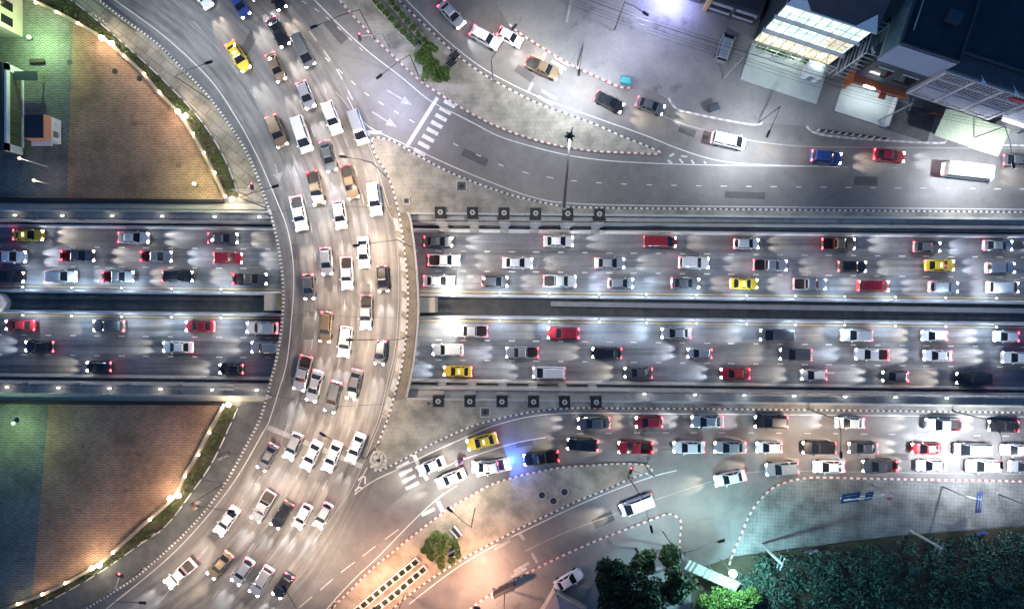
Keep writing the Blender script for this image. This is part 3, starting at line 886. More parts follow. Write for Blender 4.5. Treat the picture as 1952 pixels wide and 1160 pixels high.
# south east roads
marking('lane_line', 'long broken lane line on the road leaving towards the lower edge', M['paint'], dashes([(760, 1008), (720, 1037), (690, 1060), (650, 1090), (600, 1132), (560, 1165)], 34, 18, .12, sm=4))
marking('edge_line', 'white edge line below the road leaving towards the lower edge', M['paint'], [(smooth([(845, 940), (800, 980), (760, 1020), (721, 1060), (680, 1098), (640, 1140), (615, 1170)], 5), .13), ([(870, 925), (845, 942), (830, 955)], .1)])
marking('edge_line', 'white edge line beside the southern wedge island', M['paint'], [(smooth([(676, 942), (710, 917), (760, 893), (820, 863), (890, 832), (950, 808), (1020, 792), (1096, 787), (1260, 788), (1500, 790), (1952, 794), (2200, 796)], 6), .13), ([(676, 942), (690, 910), (700, 890)], .1)])
marking('chevron', 'white chevron at the point of the southern wedge island', M['paint'], [([(683, 915), (690, 908), (696, 908), (696, 922)], .25), ([(677, 935), (684, 928), (692, 930)], .3)])
marking('lane_line', 'pale lane line between the queueing cars', M['paint'], [(smooth([(835, 897), (870, 880), (940, 856), (990, 842), (1040, 833)], 5), .12)] + dashes([(1100, 826), (1300, 824), (1600, 826), (1952, 831)], 14, 40, .11))
marking('edge_line', 'white edge line along the lower side of the planter island', M['paint'], [(smooth([(780, 1150), (850, 1096), (900, 1063), (960, 1030), (1030, 996), (1100, 963), (1180, 930), (1250, 906), (1290, 896)], 6), .15)])
marking('edge_line', 'faint edge line along the side street towards the field', M['paint_faint'], [(smooth([(1000, 1050), (1070, 1017), (1150, 987), (1240, 955), (1330, 925), (1400, 905), (1480, 897), (1700, 900), (1952, 903)], 6), .11)])
# underpass lines
def uline(name, label, mat, rows, w, dash=None):
    it = []
    for f in rows:
        if dash: it += dashes([(x, f(x)) for x in range(-100, 2080, 60)], dash[0], dash[1], w, sm=1)
        else: it.append(([(-600, f(-600)), (2600, f(2600))], w))
    m = MB()
    for pts, ww in it: m.ribbon([P(a, b, ZU + ZM) for a, b in pts], ww)
    return tag(m.build(name, mat), label, 'road marking', kind='structure')
uline('lane_line', 'broken white lane lines on the eastbound sunken road', M['paint'], [line(469, 490.5), line(506, 529)], .17, (13, 33.5))
uline('lane_line', 'broken white lane lines on the westbound sunken road', M['paint'], [line(637.5, 661), line(675, 699.5)], .17, (13, 33.5))
uline('edge_line', 'yellow edge lines beside the sunken median', M['paint_yellow'], [line(545, 568.5), line(600, 624)], .15)
uline('edge_line', 'white edge lines at the outer sides of the sunken roads', M['paint'], [line(433, 453.5), line(711.5, 737.5)], .15)

# ------------------------------------------------------------------ underpass pillars and wall lamps
def pillar(px, north):
    name = 'wall_pillar'
    yy = (405 + (px - 840) * .012) if north else (763.5 + (px - 836) * .006)
    root = empty(name, G(px, yy, 0))
    s = -1 if north else 1          # direction towards the road
    m = MB()
    m.prism([(-.82, -.82), (.82, -.82), (.82, .82), (-.82, .82)], -1.1, .42); m.build('cap_block', M['granite'], root)
    m = MB(); m.cyl((0, 0, .42), .42, .16, 0, 6); m.cyl((0, 0, .58), .16, .05, 1, 8)
    m.build('hexagon_ornament', [M['pale_stone'], M['iron']], root)
    m = MB()
    for z0, z1, d0, d1, w0, w1 in ((-1.1, -2.7, 1.0, 1.55, .72, .95), (-2.7, -5.45, 1.55, 1.7, .6, .62)):
        r0 = [(-w0, s * -.4, z0), (w0, s * -.4, z0), (w0, s * d0, z0), (-w0, s * d0, z0)]
        r1 = [(-w1, s * -.4, z1), (w1, s * -.4, z1), (w1, s * d1, z1), (-w1, s * d1, z1)]
        if s < 0: r0 = r0[::-1]; r1 = r1[::-1]
        m.ring_loft([r0, r1])
    m.box((0, s * .95, -.95), (1.5, .9, .5))
    m.build('buttress', M['pale_stone'], root)
    m = MB(); m.box((0, s * 1.9, -5.0), (1.35, .75, .9)); m.build('plinth', M['concrete'], root)
    return root
for i, px in enumerate((840, 901, 961, 1021, 1082, 1142)):
    tag(pillar(px, True), f'black capped pillar with hexagon ornament, {ORD[i]} from the bridge on the north wall', 'pillar', 'pillars along the underpass walls')
for i, px in enumerate((836, 896, 957, 1017, 1076, 1136)):
    tag(pillar(px, False), f'black capped pillar with hexagon ornament, {ORD[i]} from the bridge on the south wall', 'pillar', 'pillars along the underpass walls')

def wall_lamp(px, py, z, label, power, color, fin=0):
    """bulkhead lamp on the ledge of the underpass wall, with its slanted fin"""
    root = empty('wall_lamp', P(px, py, z))
    m = MB(); m.box((0, 0, .1), (.75, .3, .2)); m.build('housing', M['steel'], root)
    m = MB(); m.box((0, 0, .24), (.36, .2, .1)); m.build('lens', M['lens_dim'], root)
    if fin:
        m = MB()
        m.prism([(.3, -.2 * fin), (3.2, -.1 * fin), (3.3, .75 * fin), (2.6, .75 * fin)], -.05, .22); m.build('fin', M['concrete'], root)
    point('lamp_light', (0, .1 * (1 if py < 580 else 1), .9), power, color, .15, root)
    return tag(root, label, 'wall lamp', 'lamps on the ledges of the underpass walls')
for i, px in enumerate((15, 113, 210, 307, 405, 490)):
    wall_lamp(px, Y['s_ledge'](px) + 7, -.95, f'small lit wall lamp with pale fin on the south ledge, {ORD[5 - i]} west of the bridge', 22 * LAMP, (1, .9, .75), 1)
for i, px in enumerate((1228, 1324, 1418, 1513, 1610, 1706, 1803)):
    wall_lamp(px, Y['s_ledge'](px) + 5, -.95, f'small lit wall lamp on the south ledge, {ORD[i]} east of the pillars', 25 * LAMP, (.9, .97, 1))
for i, px in enumerate((30, 120, 215, 310, 410, 495)):
    wall_lamp(px, Y['n_ledge'](px) - 7, -.95, f'small wall lamp with pale fin on the north ledge, {ORD[5 - i]} west of the bridge', 14 * LAMP, (1, .93, .8), -1)

def median_lamp(px, north, label, lit):
    y = (line(553.5, 576) if north else line(593, 616.5))(px)
    root = empty('median_lamp', P(px, y, ZU + 1.0))
    s = 1 if north else -1
    m = MB(); m.tube([(0, 0, 0), (0, -s * .1, 1.2), (0, s * .35, 1.5)], .05, 0, 6); m.build('bracket', M['steel'], root)
    m = MB(); m.box((0, s * .4, 1.55), (.3, .5, .14)); m.build('housing', M['steel'], root)
    m = MB(); m.box((0, s * .55, 1.66), (.16, .16, .06)); m.build('lens', M['lens_cool'] if lit > 1 else M['lens'], root)
    spot('lamp_light', (0, s * .75, 1.6), (1400 if lit > 1 else 430) * LAMP, (1, .93, .82) if lit > 1 else (.66, .83, 1), 165, 1, .12, root, (0, s * 2.6, -1.2))
    return tag(root, label, 'median lamp', 'bracket lamps on the sunken median barriers')
k = 0
for i, px in enumerate((857, 953, 1046, 1140, 1228, 1322, 1416, 1508, 1600, 1695, 1790, 1885)):
    for north in (True, False):
        median_lamp(px, north, f'bracket lamp on the {"north" if north else "south"} median barrier, {ORD[i]} east of the bridge' + (', shining brightly' if i == 0 else ''), 2 if i == 0 else 1)
for i, px in enumerate((430, 337, 243, 150, 58)):
    for north in (True, False):
        median_lamp(px, north, f'bracket lamp on the {"north" if north else "south"} median barrier, {ORD[i]} west of the bridge', 1)

# ------------------------------------------------------------------ street lamps
def street_lamp(base, pool, h, color, power, label, name='street_lamp', r=.085):
    root = empty(name, G(*base, .0))
    hd = G(*pool, h) - Vector(root.location)
    d = Vector((hd.x, hd.y, 0)); L = d.length; d = d.normalized() if L > .01 else Vector((1, 0, 0))
    m = MB(); m.tube([(0, 0, 0), (0, 0, h * .5), (0, 0, h - .3)], r, 0, 7, r * .6); m.build('pole', M['dark_steel'], root)
    m = MB(); m.cyl((0, 0, 0), .24, .35, 0, 10, .16); m.build('base', M['concrete'], root)
    m = MB(); m.tube([(0, 0, h - .4), d * (L * .4) + Vector((0, 0, h + .1)), hd], .045, 0, 5); m.build('arm', M['dark_steel'], root)
    rz = math.atan2(d.y, d.x)
    m = MB(); m.box((hd.x, hd.y, h + .08), (.95, .34, .16), rz); hd_o = m.build('lamp_head', M['dark_steel'], root)
    m = MB(); m.box((hd.x, hd.y, h - .03), (.7, .26, .05), rz); m.build('lens', M['lens'], hd_o)
    spot('lamp_light', hd + Vector((0, 0, -.12)), power * LAMP, color, 160, 1.0, .3, root)
    return tag(root, label, 'street lamp', 'street lamps around the junction')
WARM = (1.0, .77, .57); NEUT = (1.0, .93, .84); COOL = (.84, .90, 1.0); LILAC = (.68, .70, 1.0); ORNG = (1.0, .55, .36); GRN = (.82, 1.0, .84); TEAL = (.6, .95, .98)
LAMPS = [
    ((262, 62), (345, 55), 11, COOL, 4200, 'slim street lamp at the upper end of the north western kerb'),
    ((402, 192), (462, 170), 11, COOL, 4200, 'slim street lamp on the north western kerb beside the fan paving'),
    ((512, 398), (575, 380), 11, COOL, 5200, 'slim street lamp on the kerb at the north west corner of the bridge'),
    ((716, 78), (640, 110), 11, NEUT, 5200, 'slim street lamp on the shrub island nearest the upper edge'),
    ((800, 150), (748, 190), 10, LILAC, 7000, 'slim street lamp on the shrub island above the two straight arrows'),
    ((737, 338), (690, 330), 11, WARM, 7250, 'slim street lamp near the point of the northern wedge island'),
    ((782, 470), (712, 480), 11, WARM, 7540, 'slim street lamp on the bridge footway north of its middle'),
    ((782, 640), (700, 640), 11, WARM, 7540, 'slim street lamp on the bridge footway south of its middle'),
    ((726, 842), (655, 800), 11, WARM, 7540, 'slim street lamp on the southern wedge island beside the curved road'),
    ((428, 920), (500, 930), 11, WARM, 7250, 'slim street lamp on the south western footpath'),
    ((640, 1146), (590, 1060), 11, WARM, 8120, 'slim street lamp at the lower end of the planter island'),
    ((276, 1082), (350, 1085), 11, WARM, 6090, 'slim street lamp at the lower end of the south western footpath'),
    ((940, 158), (980, 105), 10, NEUT, 4200, 'slim street lamp on the outer kerb of the shrub island'),
    ((1100, 128), (1092, 178), 9, COOL, 8500, 'slim street lamp on the forecourt behind the red and white kerb'),
    ((1443, 236), (1420, 285), 9, COOL, 8500, 'slim street lamp at the eastern end of the faded forecourt kerb'),
    ((1830, 272), (1840, 340), 9.5, COOL, 11000, 'slim street lamp on the forecourt edge near the white canopy'),
    ((1170, 60), (1205, 82), 10, LILAC, 5600, 'slim street lamp standing in the middle of the stained forecourt'),
    ((1540, 779), (1540, 838), 10, WARM, 5220, 'slim street lamp on the southern verge above the slow queue'),
    ((1815, 783), (1815, 855), 10, COOL, 13000, 'slim street lamp on the southern verge near the eastern edge'),
    ((905, 968), (868, 935), 9, NEUT, 7000, 'slim street lamp on the planter island beside the queueing white cars'),
    ((1200, 912), (1215, 965), 10, COOL, 3600, 'slim street lamp at the narrow end of the planter island'),
    ((1262, 1010), (1335, 985), 10, GRN, 3200, 'slim street lamp at the corner of the small house pavement'),
    ((962, 1120), (915, 1105), 9, ORNG, 12500, 'slim street lamp with orange light beside the dark signboard'),
    ((772, 1128), (740, 1108), 9, ORNG, 8600, 'slim street lamp with orange light between the planter rows'),
    ((1900, 940), (1880, 890), 10, COOL, 5200, 'slim street lamp at the eastern end of the gridded pavement'),
]
for L_ in LAMPS:
    street_lamp(*L_)
# tall mast in the north
mast = empty('high_mast', G(1075, 395, 0)); MH = 38.0
mt = P(1087, 257, MH) - Vector(mast.location)
m = MB(); m.tube([(0, 0, 0), mt * .5, mt], .22, 0, 8, .1); m.build('pole', M['dark_steel'], mast)
m = MB(); m.cyl((0, 0, 0), .6, .5, 0, 10, .45); m.build('base', M['concrete'], mast)
m = MB(); m.cyl((mt.x, mt.y, MH - .5), .3, .12, 0, 12)
for k in range(6):
    a = k * PI / 3
    m.box((mt.x + .36 * math.cos(a), mt.y + .36 * math.sin(a), MH - .6), (.22, .16, .2), a)
m.tube([mt, mt + Vector((0, .05, 2.5))], .04, 0, 5)
m.build('lamp_ring', M['dark_steel'], mast)
spot('lamp_light', mt + Vector((0, 0, -.95)), 26000 * LAMP, (1, .94, .86), 150, 1, .8, mast)
tag(mast, 'tall dark lighting mast rising from the verge of the northern underpass wall', 'light mast')

# lamps on the garden walls and coloured ground lamps
def globe(px, py, label, power, color, big, name='wall_globe', z=.9):
    root = empty(name, P(px, py, z))
    m = MB(); m.cyl((0, 0, 0), .09, .16, 0, 8); m.build('socket', M['dark_steel'], root)
    m = MB(); m.ball((0, 0, .3), .17 if not big else .36, 0, 10, 6); m.build('globe', M['lens_warm'], root)
    point('lamp_light', (0, 0, 1.5 if big else .75), power, color, .1, root)
    return tag(root, label, 'wall lamp', 'small lamps on the curved garden walls')
GN = [(71, 7, 0), (110, 25, 0), (151, 46, 0), (196, 74, 1), (215, 84, 1), (239, 108, 0), (277, 142, 0), (306, 177, 0), (341, 214, 1), (356, 222, 1), (370, 256, 0), (391, 292, 0), (411, 330, 0), (431, 375, 0), (444, 380, 1)]
for i, (a, b, big) in enumerate(GN):
    globe(a, b, f'{"large bright" if big else "small"} wall globe on the northern garden wall, {ORD[i]} from its top', (240 if big else 40) * LAMP, (1, .84, .6), big)
GS = [(425, 777, 0), (437, 770, 1), (401, 823.6, 0), (380, 865, 0), (355, 906, 0), (326, 948, 1), (342, 943, 1), (287.5, 988.6, 0), (218, 1051, 0), (178, 1080, 1), (192, 1075, 1), (127, 1109, 0), (83, 1130, 0), (37, 1148, 0)]
for i, (a, b, big) in enumerate(GS):
    globe(a, b, f'{"large bright" if big else "small"} wall globe on the southern garden wall, {ORD[i]} from its top', (240 if big else 40) * LAMP, (1, .84, .6), big)
def ground_lamp(px, py, label, power, color, off=(0, 0)):
    root = empty('ground_lamp', P(px, py, .08))
    m = MB(); m.cyl((0, 0, 0), .12, .5, 0, 8); m.build('stem', M['dark_steel'], root)
    m = MB(); m.ball((0, 0, .75), .34, 0, 12, 8); m.build('globe', M['white_steel'], root)
    point('lamp_light', (off[0], off[1], 4.2), power * LAMP, color, .2, root)
    return tag(root, label, 'ground lamp', 'round lamps giving coloured light on the plaza')
ground_lamp(62, 75, 'round ground lamp with green light at the top of the grey fan paving', 2000, (.55, 1.0, .42), (2.2, -.8))
ground_lamp(375, 352, 'round ground lamp with yellow green light in the corner of the northern terracotta', 800, (.85, 1.0, .5), (.6, .3))
ground_lamp(33, 804, 'round ground lamp with green light on the south western grey paving', 900, (.6, 1.0, .42), (.4, -1.2))
def plaza_lamp(base, h, label, power):
    root = empty('plaza_lamp', G(*base, .07))
    m = MB(); m.tube([(0, 0, 0), (0, 0, h)], .06, 0, 6, .04); m.build('pole', M['white_steel'], root)
    m = MB(); m.ball((0, 0, h + .2), .24, 0, 10, 6); m.build('globe', plaza_glow, root)
    point('lamp_light', (0.5, 0, h - .3), power * LAMP, (1, .72, .5), .2, root)
    return tag(root, label, 'plaza lamp', 'post lamps on the plaza')
plaza_glow = glow('plaza_globe', (1, .6, .4), 1.2)
plaza_lamp((92, 318), 5.6, 'taller thin plaza lamp post with orange globe below the kiosk', 60)
plaza_lamp((97, 352), 3.3, 'shorter thin plaza lamp post with orange globe near the underpass wall', 60)

# ------------------------------------------------------------------ vehicles
def body_loft(st, w_scale=1.0):
    m = MB(); rings = []
    for x, w, zb, zt in st:
        w *= w_scale
        zm = zb + (zt - zb) * .55
        half = [(w * .9, zb), (w, zb + .12), (w, zm), (w * .96, zt - .05), (w * .84, zt)]
        rings.append([(x, y, z) for y, z in half] + [(x, -y, z) for y, z in half[::-1]])
    m.ring_loft(rings, 0, False)
    return m

def cabin(root, xr0, xr1, xf1, xf0, w0, w1, z0, z1, paint_slot, pillars=True):
    """glazed cabin: rear foot, rear top, front top, front foot"""
    m = MB()
    base = [(xr0, -w0 * .9, z0), (xf0, -w0 * .9, z0), (xf0, w0 * .9, z0), (xr0, w0 * .9, z0)]
    mid = [(xr1, -w1, z1), (xf1, -w1, z1), (xf1, w1, z1), (xr1, w1, z1)]
    m.ring_loft([base, mid]); m.build('windows', M['glass'], root)
    m = MB(); e = .07
    top0 = [(xr1 - e, -w1 - .02, z1 - .03), (xf1 + e, -w1 - .02, z1 - .03), (xf1 + e, w1 + .02, z1 - .03), (xr1 - e, w1 + .02, z1 - .03)]
    top1 = [(xr1 + .1, -w1 * .86, z1 + .07), (xf1 - .14, -w1 * .86, z1 + .07), (xf1 - .14, w1 * .86, z1 + .07), (xr1 + .1, w1 * .86, z1 + .07)]
    m.ring_loft([top0, top1])
    for s in (-1, 1):
        m.tube([(xf0 + .02, s * w0 * .9, z0), (xf1, s * w1, z1)], .045, 0, 4)
        m.tube([(xr0 - .02, s * w0 * .9, z0), (xr1, s * w1, z1)], .06, 0, 4)
        xm = (xf1 + xr1) / 2 - .1
        m.tube([(xm, s * (w0 * .9 + .01), z0), (xm, s * (w1 + .01), z1)], .045, 0, 4)
    m.build('roof', paint_slot, root)

def lights_wheels(root, xf, xr, w, zh, zt, xw, yw, r=.33, beam=True, hs=(.28, .30, .15)):
    for s in (-1, 1):
        m = MB(); m.box((xf, s * w, zh), hs, s * -.25); m.build('headlight', M['head_on'], root)
        m = MB(); m.box((xr, s * w, zt), (.16, .36, .18), s * .15); m.build('taillight', M['tail_on'], root)
    for x in xw:
        for s in (-1, 1):
            m = MB(); rings = []
            for y, rr in ((-.11, r * .9), (-.09, r), (.09, r), (.11, r * .9)):
                rings.append([(x + rr * math.cos(2 * PI * k / 14), s * yw + y, r + rr * math.sin(2 * PI * k / 14)) for k in range(14)])
            m.ring_loft(rings, 0)
            m.build('wheel', M['rubber'], root)
    if beam:
        for s in (-1, 1):
            b = spot('headlight_beam', (xf + .25, s * w, zh + .02), 1, HL, 44, 1.0, .06, root, (xf + 9, s * w * 1.0, zh - 1.1))
            b.data = BEAM
HL = (1.0, .9, .78)
BEAMS = []
for e_, c_, a_ in ((2900, (1.0, .86, .68), 34), (3900, (1.0, .93, .84), 29), (3000, (.90, .94, 1.0), 36), (2000, (1.0, .82, .62), 40)):
    q_ = bpy.data.lights.new('headlight_beam', 'SPOT')
    q_.energy = e_; q_.color = c_; q_.spot_size = R(a_); q_.spot_blend = 1.0; q_.shadow_soft_size = .14
    BEAMS.append(q_)
BEAM = BEAMS[0]

def mirrors(m, x, w, z):
    for s in (-1, 1): m.box((x, s * (w + .09), z), (.16, .2, .13))

def make_sedan(name='sedan', taxi=False):
    r = empty(name)
    m = body_loft([(-2.27, .62, .48, .80), (-2.17, .78, .34, .93), (-1.75, .86, .26, 1.0), (-.6, .89, .24, .99), (.7, .89, .24, .96), (1.45, .86, .25, .88), (2.0, .78, .28, .77), (2.22, .60, .38, .64)])
    mirrors(m, .72, .86, 1.02)
    m.build('body', PAINTS['white'], r)
    cabin(r, -1.72, -1.05, .18, .98, .86, .60, .97, 1.42, PAINTS['white'])
    lights_wheels(r, 2.02, -2.16, .60, .70, .84, (-1.38, 1.38), .80)
    if taxi:
        m = MB(); m.box((-.3, 0, 1.58), (.2, .62, .16)); m.build('roof_sign', M['taxi_sign'], r)
    return r
M['taxi_sign'] = glow('taxi_sign', (1, .8, .4), 1.5)
def make_hatch():
    r = empty('hatchback')
    m = body_loft([(-1.95, .66, .42, .86), (-1.85, .80, .3, .98), (-1.2, .85, .25, 1.0), (.6, .86, .24, .97), (1.3, .83, .25, .90), (1.8, .75, .28, .78), (1.98, .58, .38, .66)])
    mirrors(m, .68, .83, 1.03)
    m.build('body', PAINTS['white'], r)
    cabin(r, -1.86, -1.4, .15, .95, .84, .62, .97, 1.48, PAINTS['white'])
    lights_wheels(r, 1.80, -1.86, .60, .72, .95, (-1.22, 1.22), .78, .31)
    return r
def make_suv():
    r = empty('suv')
    m = body_loft([(-2.35, .74, .5, 1.0), (-2.25, .86, .4, 1.12), (-1.2, .92, .34, 1.15), (.75, .92, .34, 1.12), (1.5, .9, .34, 1.05), (2.1, .84, .36, .95), (2.3, .68, .46, .82)])
    mirrors(m, .82, .9, 1.2)
    m.build('body', PAINTS['white'], r)
    cabin(r, -2.2, -1.95, .25, 1.0, .9, .70, 1.1, 1.72, PAINTS['white'])
    lights_wheels(r, 2.12, -2.26, .66, .86, 1.05, (-1.42, 1.42), .83, .37)
    return r
def make_van():
    r = empty('van')
    m = body_loft([(-2.5, .80, .45, 1.25), (-2.42, .90, .32, 1.4), (-1.0, .93, .3, 1.42), (1.4, .93, .3, 1.35), (2.0, .90, .3, 1.08), (2.35, .80, .34, .88), (2.5, .66, .44, .74)])
    mirrors(m, 1.55, .92, 1.35)
    m.build('body', PAINTS['white'], r)
    cabin(r, -2.42, -2.2, .85, 1.85, .92, .74, 1.32, 1.98, PAINTS['white'])
    lights_wheels(r, 2.30, -2.43, .66, .82, 1.1, (-1.55, 1.55), .84, .34)
    return r
def make_pickup(name='pickup'):
    r = empty(name)
    m = body_loft([(-.85, .90, .36, 1.05), (-.8, .92, .34, 1.12), (.9, .92, .34, 1.10), (1.6, .9, .35, 1.04), (2.3, .85, .36, .94), (2.52, .70, .46, .8)])
    mirrors(m, .95, .9, 1.2)
    for s in (-1, 1):
        m.box((-1.7, s * .87, .85), (1.72, .1, .56))
    m.box((-2.55, 0, .85), (.08, 1.82, .56)); m.box((-1.7, 0, .55), (1.7, 1.66, .1))
    m.build('body', PAINTS['white'], r)
    m = MB(); m.box((-1.68, 0, .63), (1.6, 1.5, .05))
    for k in range(7): m.box((-1.68, -.66 + k * .22, .67), (1.56, .06, .04))
    m.build('bed_liner', M['trim'], r)
    cabin(r, -.82, -.62, .45, 1.15, .9, .70, 1.08, 1.68, PAINTS['white'])
    lights_wheels(r, 2.32, -2.57, .68, .84, .95, (-1.6, 1.6), .83, .38)
    return r
def make_bus():
    r = empty('minibus')
    m = body_loft([(-3.6, .92, .5, 2.2), (-3.5, 1.02, .4, 2.45), (-1.5, 1.04, .36, 2.5), (2.4, 1.04, .36, 2.48), (3.3, 1.02, .4, 2.2), (3.6, .9, .5, 1.2)])
    mirrors(m, 3.2, 1.04, 1.7)
    m.build('body', PAINTS['white'], r)
    m = MB()
    m.box((-.3, 0, 1.75), (5.8, 2.1, .6)); m.poly([(3.42, -.8, 1.5), (3.62, -.8, 1.3), (3.62, .8, 1.3), (3.42, .8, 1.5)])
    m.build('windows', M['glass'], r)
    m = MB(); m.box((-.2, 0, 2.56), (5.4, 1.55, .1)); m.box((-1.2, 0, 2.68), (1.4, 1.0, .2)); m.build('roof', PAINTS['white'], r)
    lights_wheels(r, 3.46, -3.58, .75, .85, 1.1, (-2.2, 2.3), .92, .42)
    return r
def make_bike():
    r = empty('motorcycle')
    m = MB(); m.tube([(-.5, 0, .6), (0, 0, .55), (.45, 0, .85)], .13, 0, 8); m.box((-.35, 0, .78), (.7, .26, .12)); m.box((.5, 0, .7), (.2, .36, .5))
    m.build('body', PAINTS['blue'], r)
    m = MB(); m.tube([(.45, -.34, 1.0), (.5, 0, .95), (.45, .34, 1.0)], .025, 0, 5); m.build('handlebar', M['trim'], r)
    for x in (-.6, .65):
        m = MB(); rings = []
        for y, rr in ((-.05, .24), (-.04, .29), (.04, .29), (.05, .24)):
            rings.append([(x + rr * math.cos(2 * PI * k / 12), y, .29 + rr * math.sin(2 * PI * k / 12)) for k in range(12)])
        m.ring_loft(rings); m.build('wheel', M['rubber'], r)
    m = MB(); m.box((.66, 0, .92), (.12, .2, .14)); m.build('headlight', M['head_on'], r)
    m = MB(); m.box((-.78, 0, .76), (.08, .2, .1)); m.build('taillight', M['tail_on'], r)
    return r

MAKERS = {'sedan': make_sedan, 'taxi': lambda: make_sedan('taxi', True), 'hatchback': make_hatch, 'suv': make_suv, 'van': make_van,
          'pickup': make_pickup, 'minibus': make_bus, 'motorcycle': make_bike}
PROTO = {k: f() for k, f in MAKERS.items()}
USED = set()
def recolour(root, pm):
    for ch in root.children:
        if ch.name.split('.')[0] in ('body', 'roof') and ch.material_slots:
            ch.material_slots[0].link = 'OBJECT'
            ch.material_slots[0].material = pm
CAT = {'suv': 'car', 'sedan': 'car', 'hatchback': 'car', 'taxi': 'taxi', 'van': 'van', 'pickup': 'pickup', 'minibus': 'minibus', 'motorcycle': 'motorcycle'}
def vehicle(kind, colour, loc, heading, label, group, lit=True):
    if kind in USED: o = copy_tree(PROTO[kind])
    else: o = PROTO[kind]; USED.add(kind)
    o.location = loc; o.rotation_euler = (0, 0, heading)
    recolour(o, PAINTS[colour])
    bm_ = random.choice(BEAMS)
    for ch in o.children:
        if ch.type == 'LIGHT' and ch.name.startswith('headlight'): ch.data = bm_
    f = random.uniform(.96, 1.05); o.scale = (f * random.uniform(.97, 1.04), f, f * random.uniform(.97, 1.05))
    if not lit:
        for ch in list(o.children):
            n = ch.name.split('.')[0]
            if ch.type == 'LIGHT': bpy.data.objects.remove(ch)
            elif n in ('headlight', 'taillight'):
                ch.material_slots[0].link = 'OBJECT'
                ch.material_slots[0].material = M['glass'] if n == 'taillight' else M['steel']
    return tag(o, label, CAT[kind], group)

KINDS_W = [('sedan', 34), ('hatchback', 15), ('suv', 17), ('pickup', 19), ('van', 7), ('taxi', 4)]
COL_W = [('white', 38), ('silver', 24), ('grey', 14), ('black', 12), ('red', 3), ('blue', 3), ('bronze', 6)]
def pick(w):
    t = random.uniform(0, sum(b for _, b in w))
    for a, b in w:
        t -= b
        if t <= 0: return a
    return w[0][0]
rng_state = random.getstate(); random.seed(21)
def random_vehicle():
    k = pick(KINDS_W)
    c = pick(COL_W) if k != 'taxi' else random.choice(['yellow', 'yellow', 'green', 'yellow'])
    return k, c
KN = {'suv': 'tall car', 'sedan': 'sedan', 'hatchback': 'hatchback', 'taxi': 'taxi', 'van': 'van', 'pickup': 'pickup', 'minibus': 'minibus'}

# underpass traffic
E_ROWS = {'outer': line(450.5, 471.5), 'middle': line(488, 510), 'inner': line(525, 548)}
W_ROWS = {'inner': line(618.5, 642.5), 'middle': line(656, 680.5), 'outer': line(695, 720)}
EAST = {'outer': [60, 262, 428, 842, 1060, 1250, 1420, 1600, 1760, 1900],
        'middle': [30, 160, 300, 440, 848, 990, 1165, 1320, 1465, 1622, 1780, 1905],
        'inner': [20, 125, 235, 350, 480, 838, 945, 1065, 1180, 1300, 1420, 1545, 1665, 1790, 1910]}
WEST = {'inner': [40, 220, 385, 500, 900, 1076, 1290, 1470, 1630, 1775, 1915],
        'middle': [78, 345, 505, 850, 1000, 1160, 1330, 1510, 1660, 1785, 1930],
        'outer': [200, 440, 870, 1050, 1215, 1395, 1550, 1700, 1850]}
for rows, data, hd, nm in ((E_ROWS, EAST, 0.0, 'eastbound'), (W_ROWS, WEST, PI, 'westbound')):
    for lane, xs in data.items():
        west = sorted([x for x in xs if x < 650], reverse=True); east = sorted([x for x in xs if x > 650])
        for side, arr in (('west', west), ('east', east)):
            for i, px in enumerate(arr):
                k, c = random_vehicle()
                px2 = px + random.uniform(-6, 6); py = rows[lane](px2) + random.uniform(-2.5, 2.5)
                if px == 385 and nm == 'westbound': k, c = 'sedan', 'red'
                if px == 40 and nm == 'westbound': k, c = 'sedan', 'red'
                head = hd + random.uniform(-.012, .012) - math.atan(23.5 / 1952)
                vehicle(k, c, P(px2, py, ZU + .012), head,
                        f'{c} {KN[k]}, {ORD[i]} {side} of the bridge in the {lane} lane of the {nm} underpass', 'cars driving in the underpass')
# curved road traffic
CURVE = [
    ('lane nearest the plaza', [(372, -30), (440, 85), (502, 190), (548, 300), (574, 400), (588, 490), (593, 580), (588, 660), (572, 730), (545, 800), (505, 880), (455, 960), (390, 1045), (310, 1120), (270, 1160)]),
    ('second lane from the plaza', [(425, -40), (486, 50), (535, 150), (578, 260), (606, 365), (622, 460), (628, 560), (622, 650), (606, 730), (580, 810), (543, 890), (495, 975), (432, 1065), (350, 1150)]),
    ('third lane from the plaza', [(470, -40), (528, 55), (574, 150), (612, 250), (640, 350), (656, 450), (663, 550), (658, 650), (642, 740), (615, 825), (578, 905), (530, 990), (470, 1080), (415, 1160)]),
    ('fourth lane from the plaza', [(505, -40), (556, 50), (602, 145), (639, 240), (669, 345), (692, 440), (698, 550), (693, 650), (677, 740), (650, 830), (614, 915), (566, 1005), (508, 1095), (470, 1155)]),
    ('outermost lane', [(663, 190), (697, 285), (719, 380), (728, 470), (734, 560), (729, 650), (713, 740), (688, 825), (655, 905), (618, 985), (575, 1060), (530, 1130)]),
]
CURVE_START = [30, 62, 18, 44, 60]
CURVE_STEP = [(125, 175), (105, 140), (100, 135), (108, 145), (130, 190)]
n_curve = 0
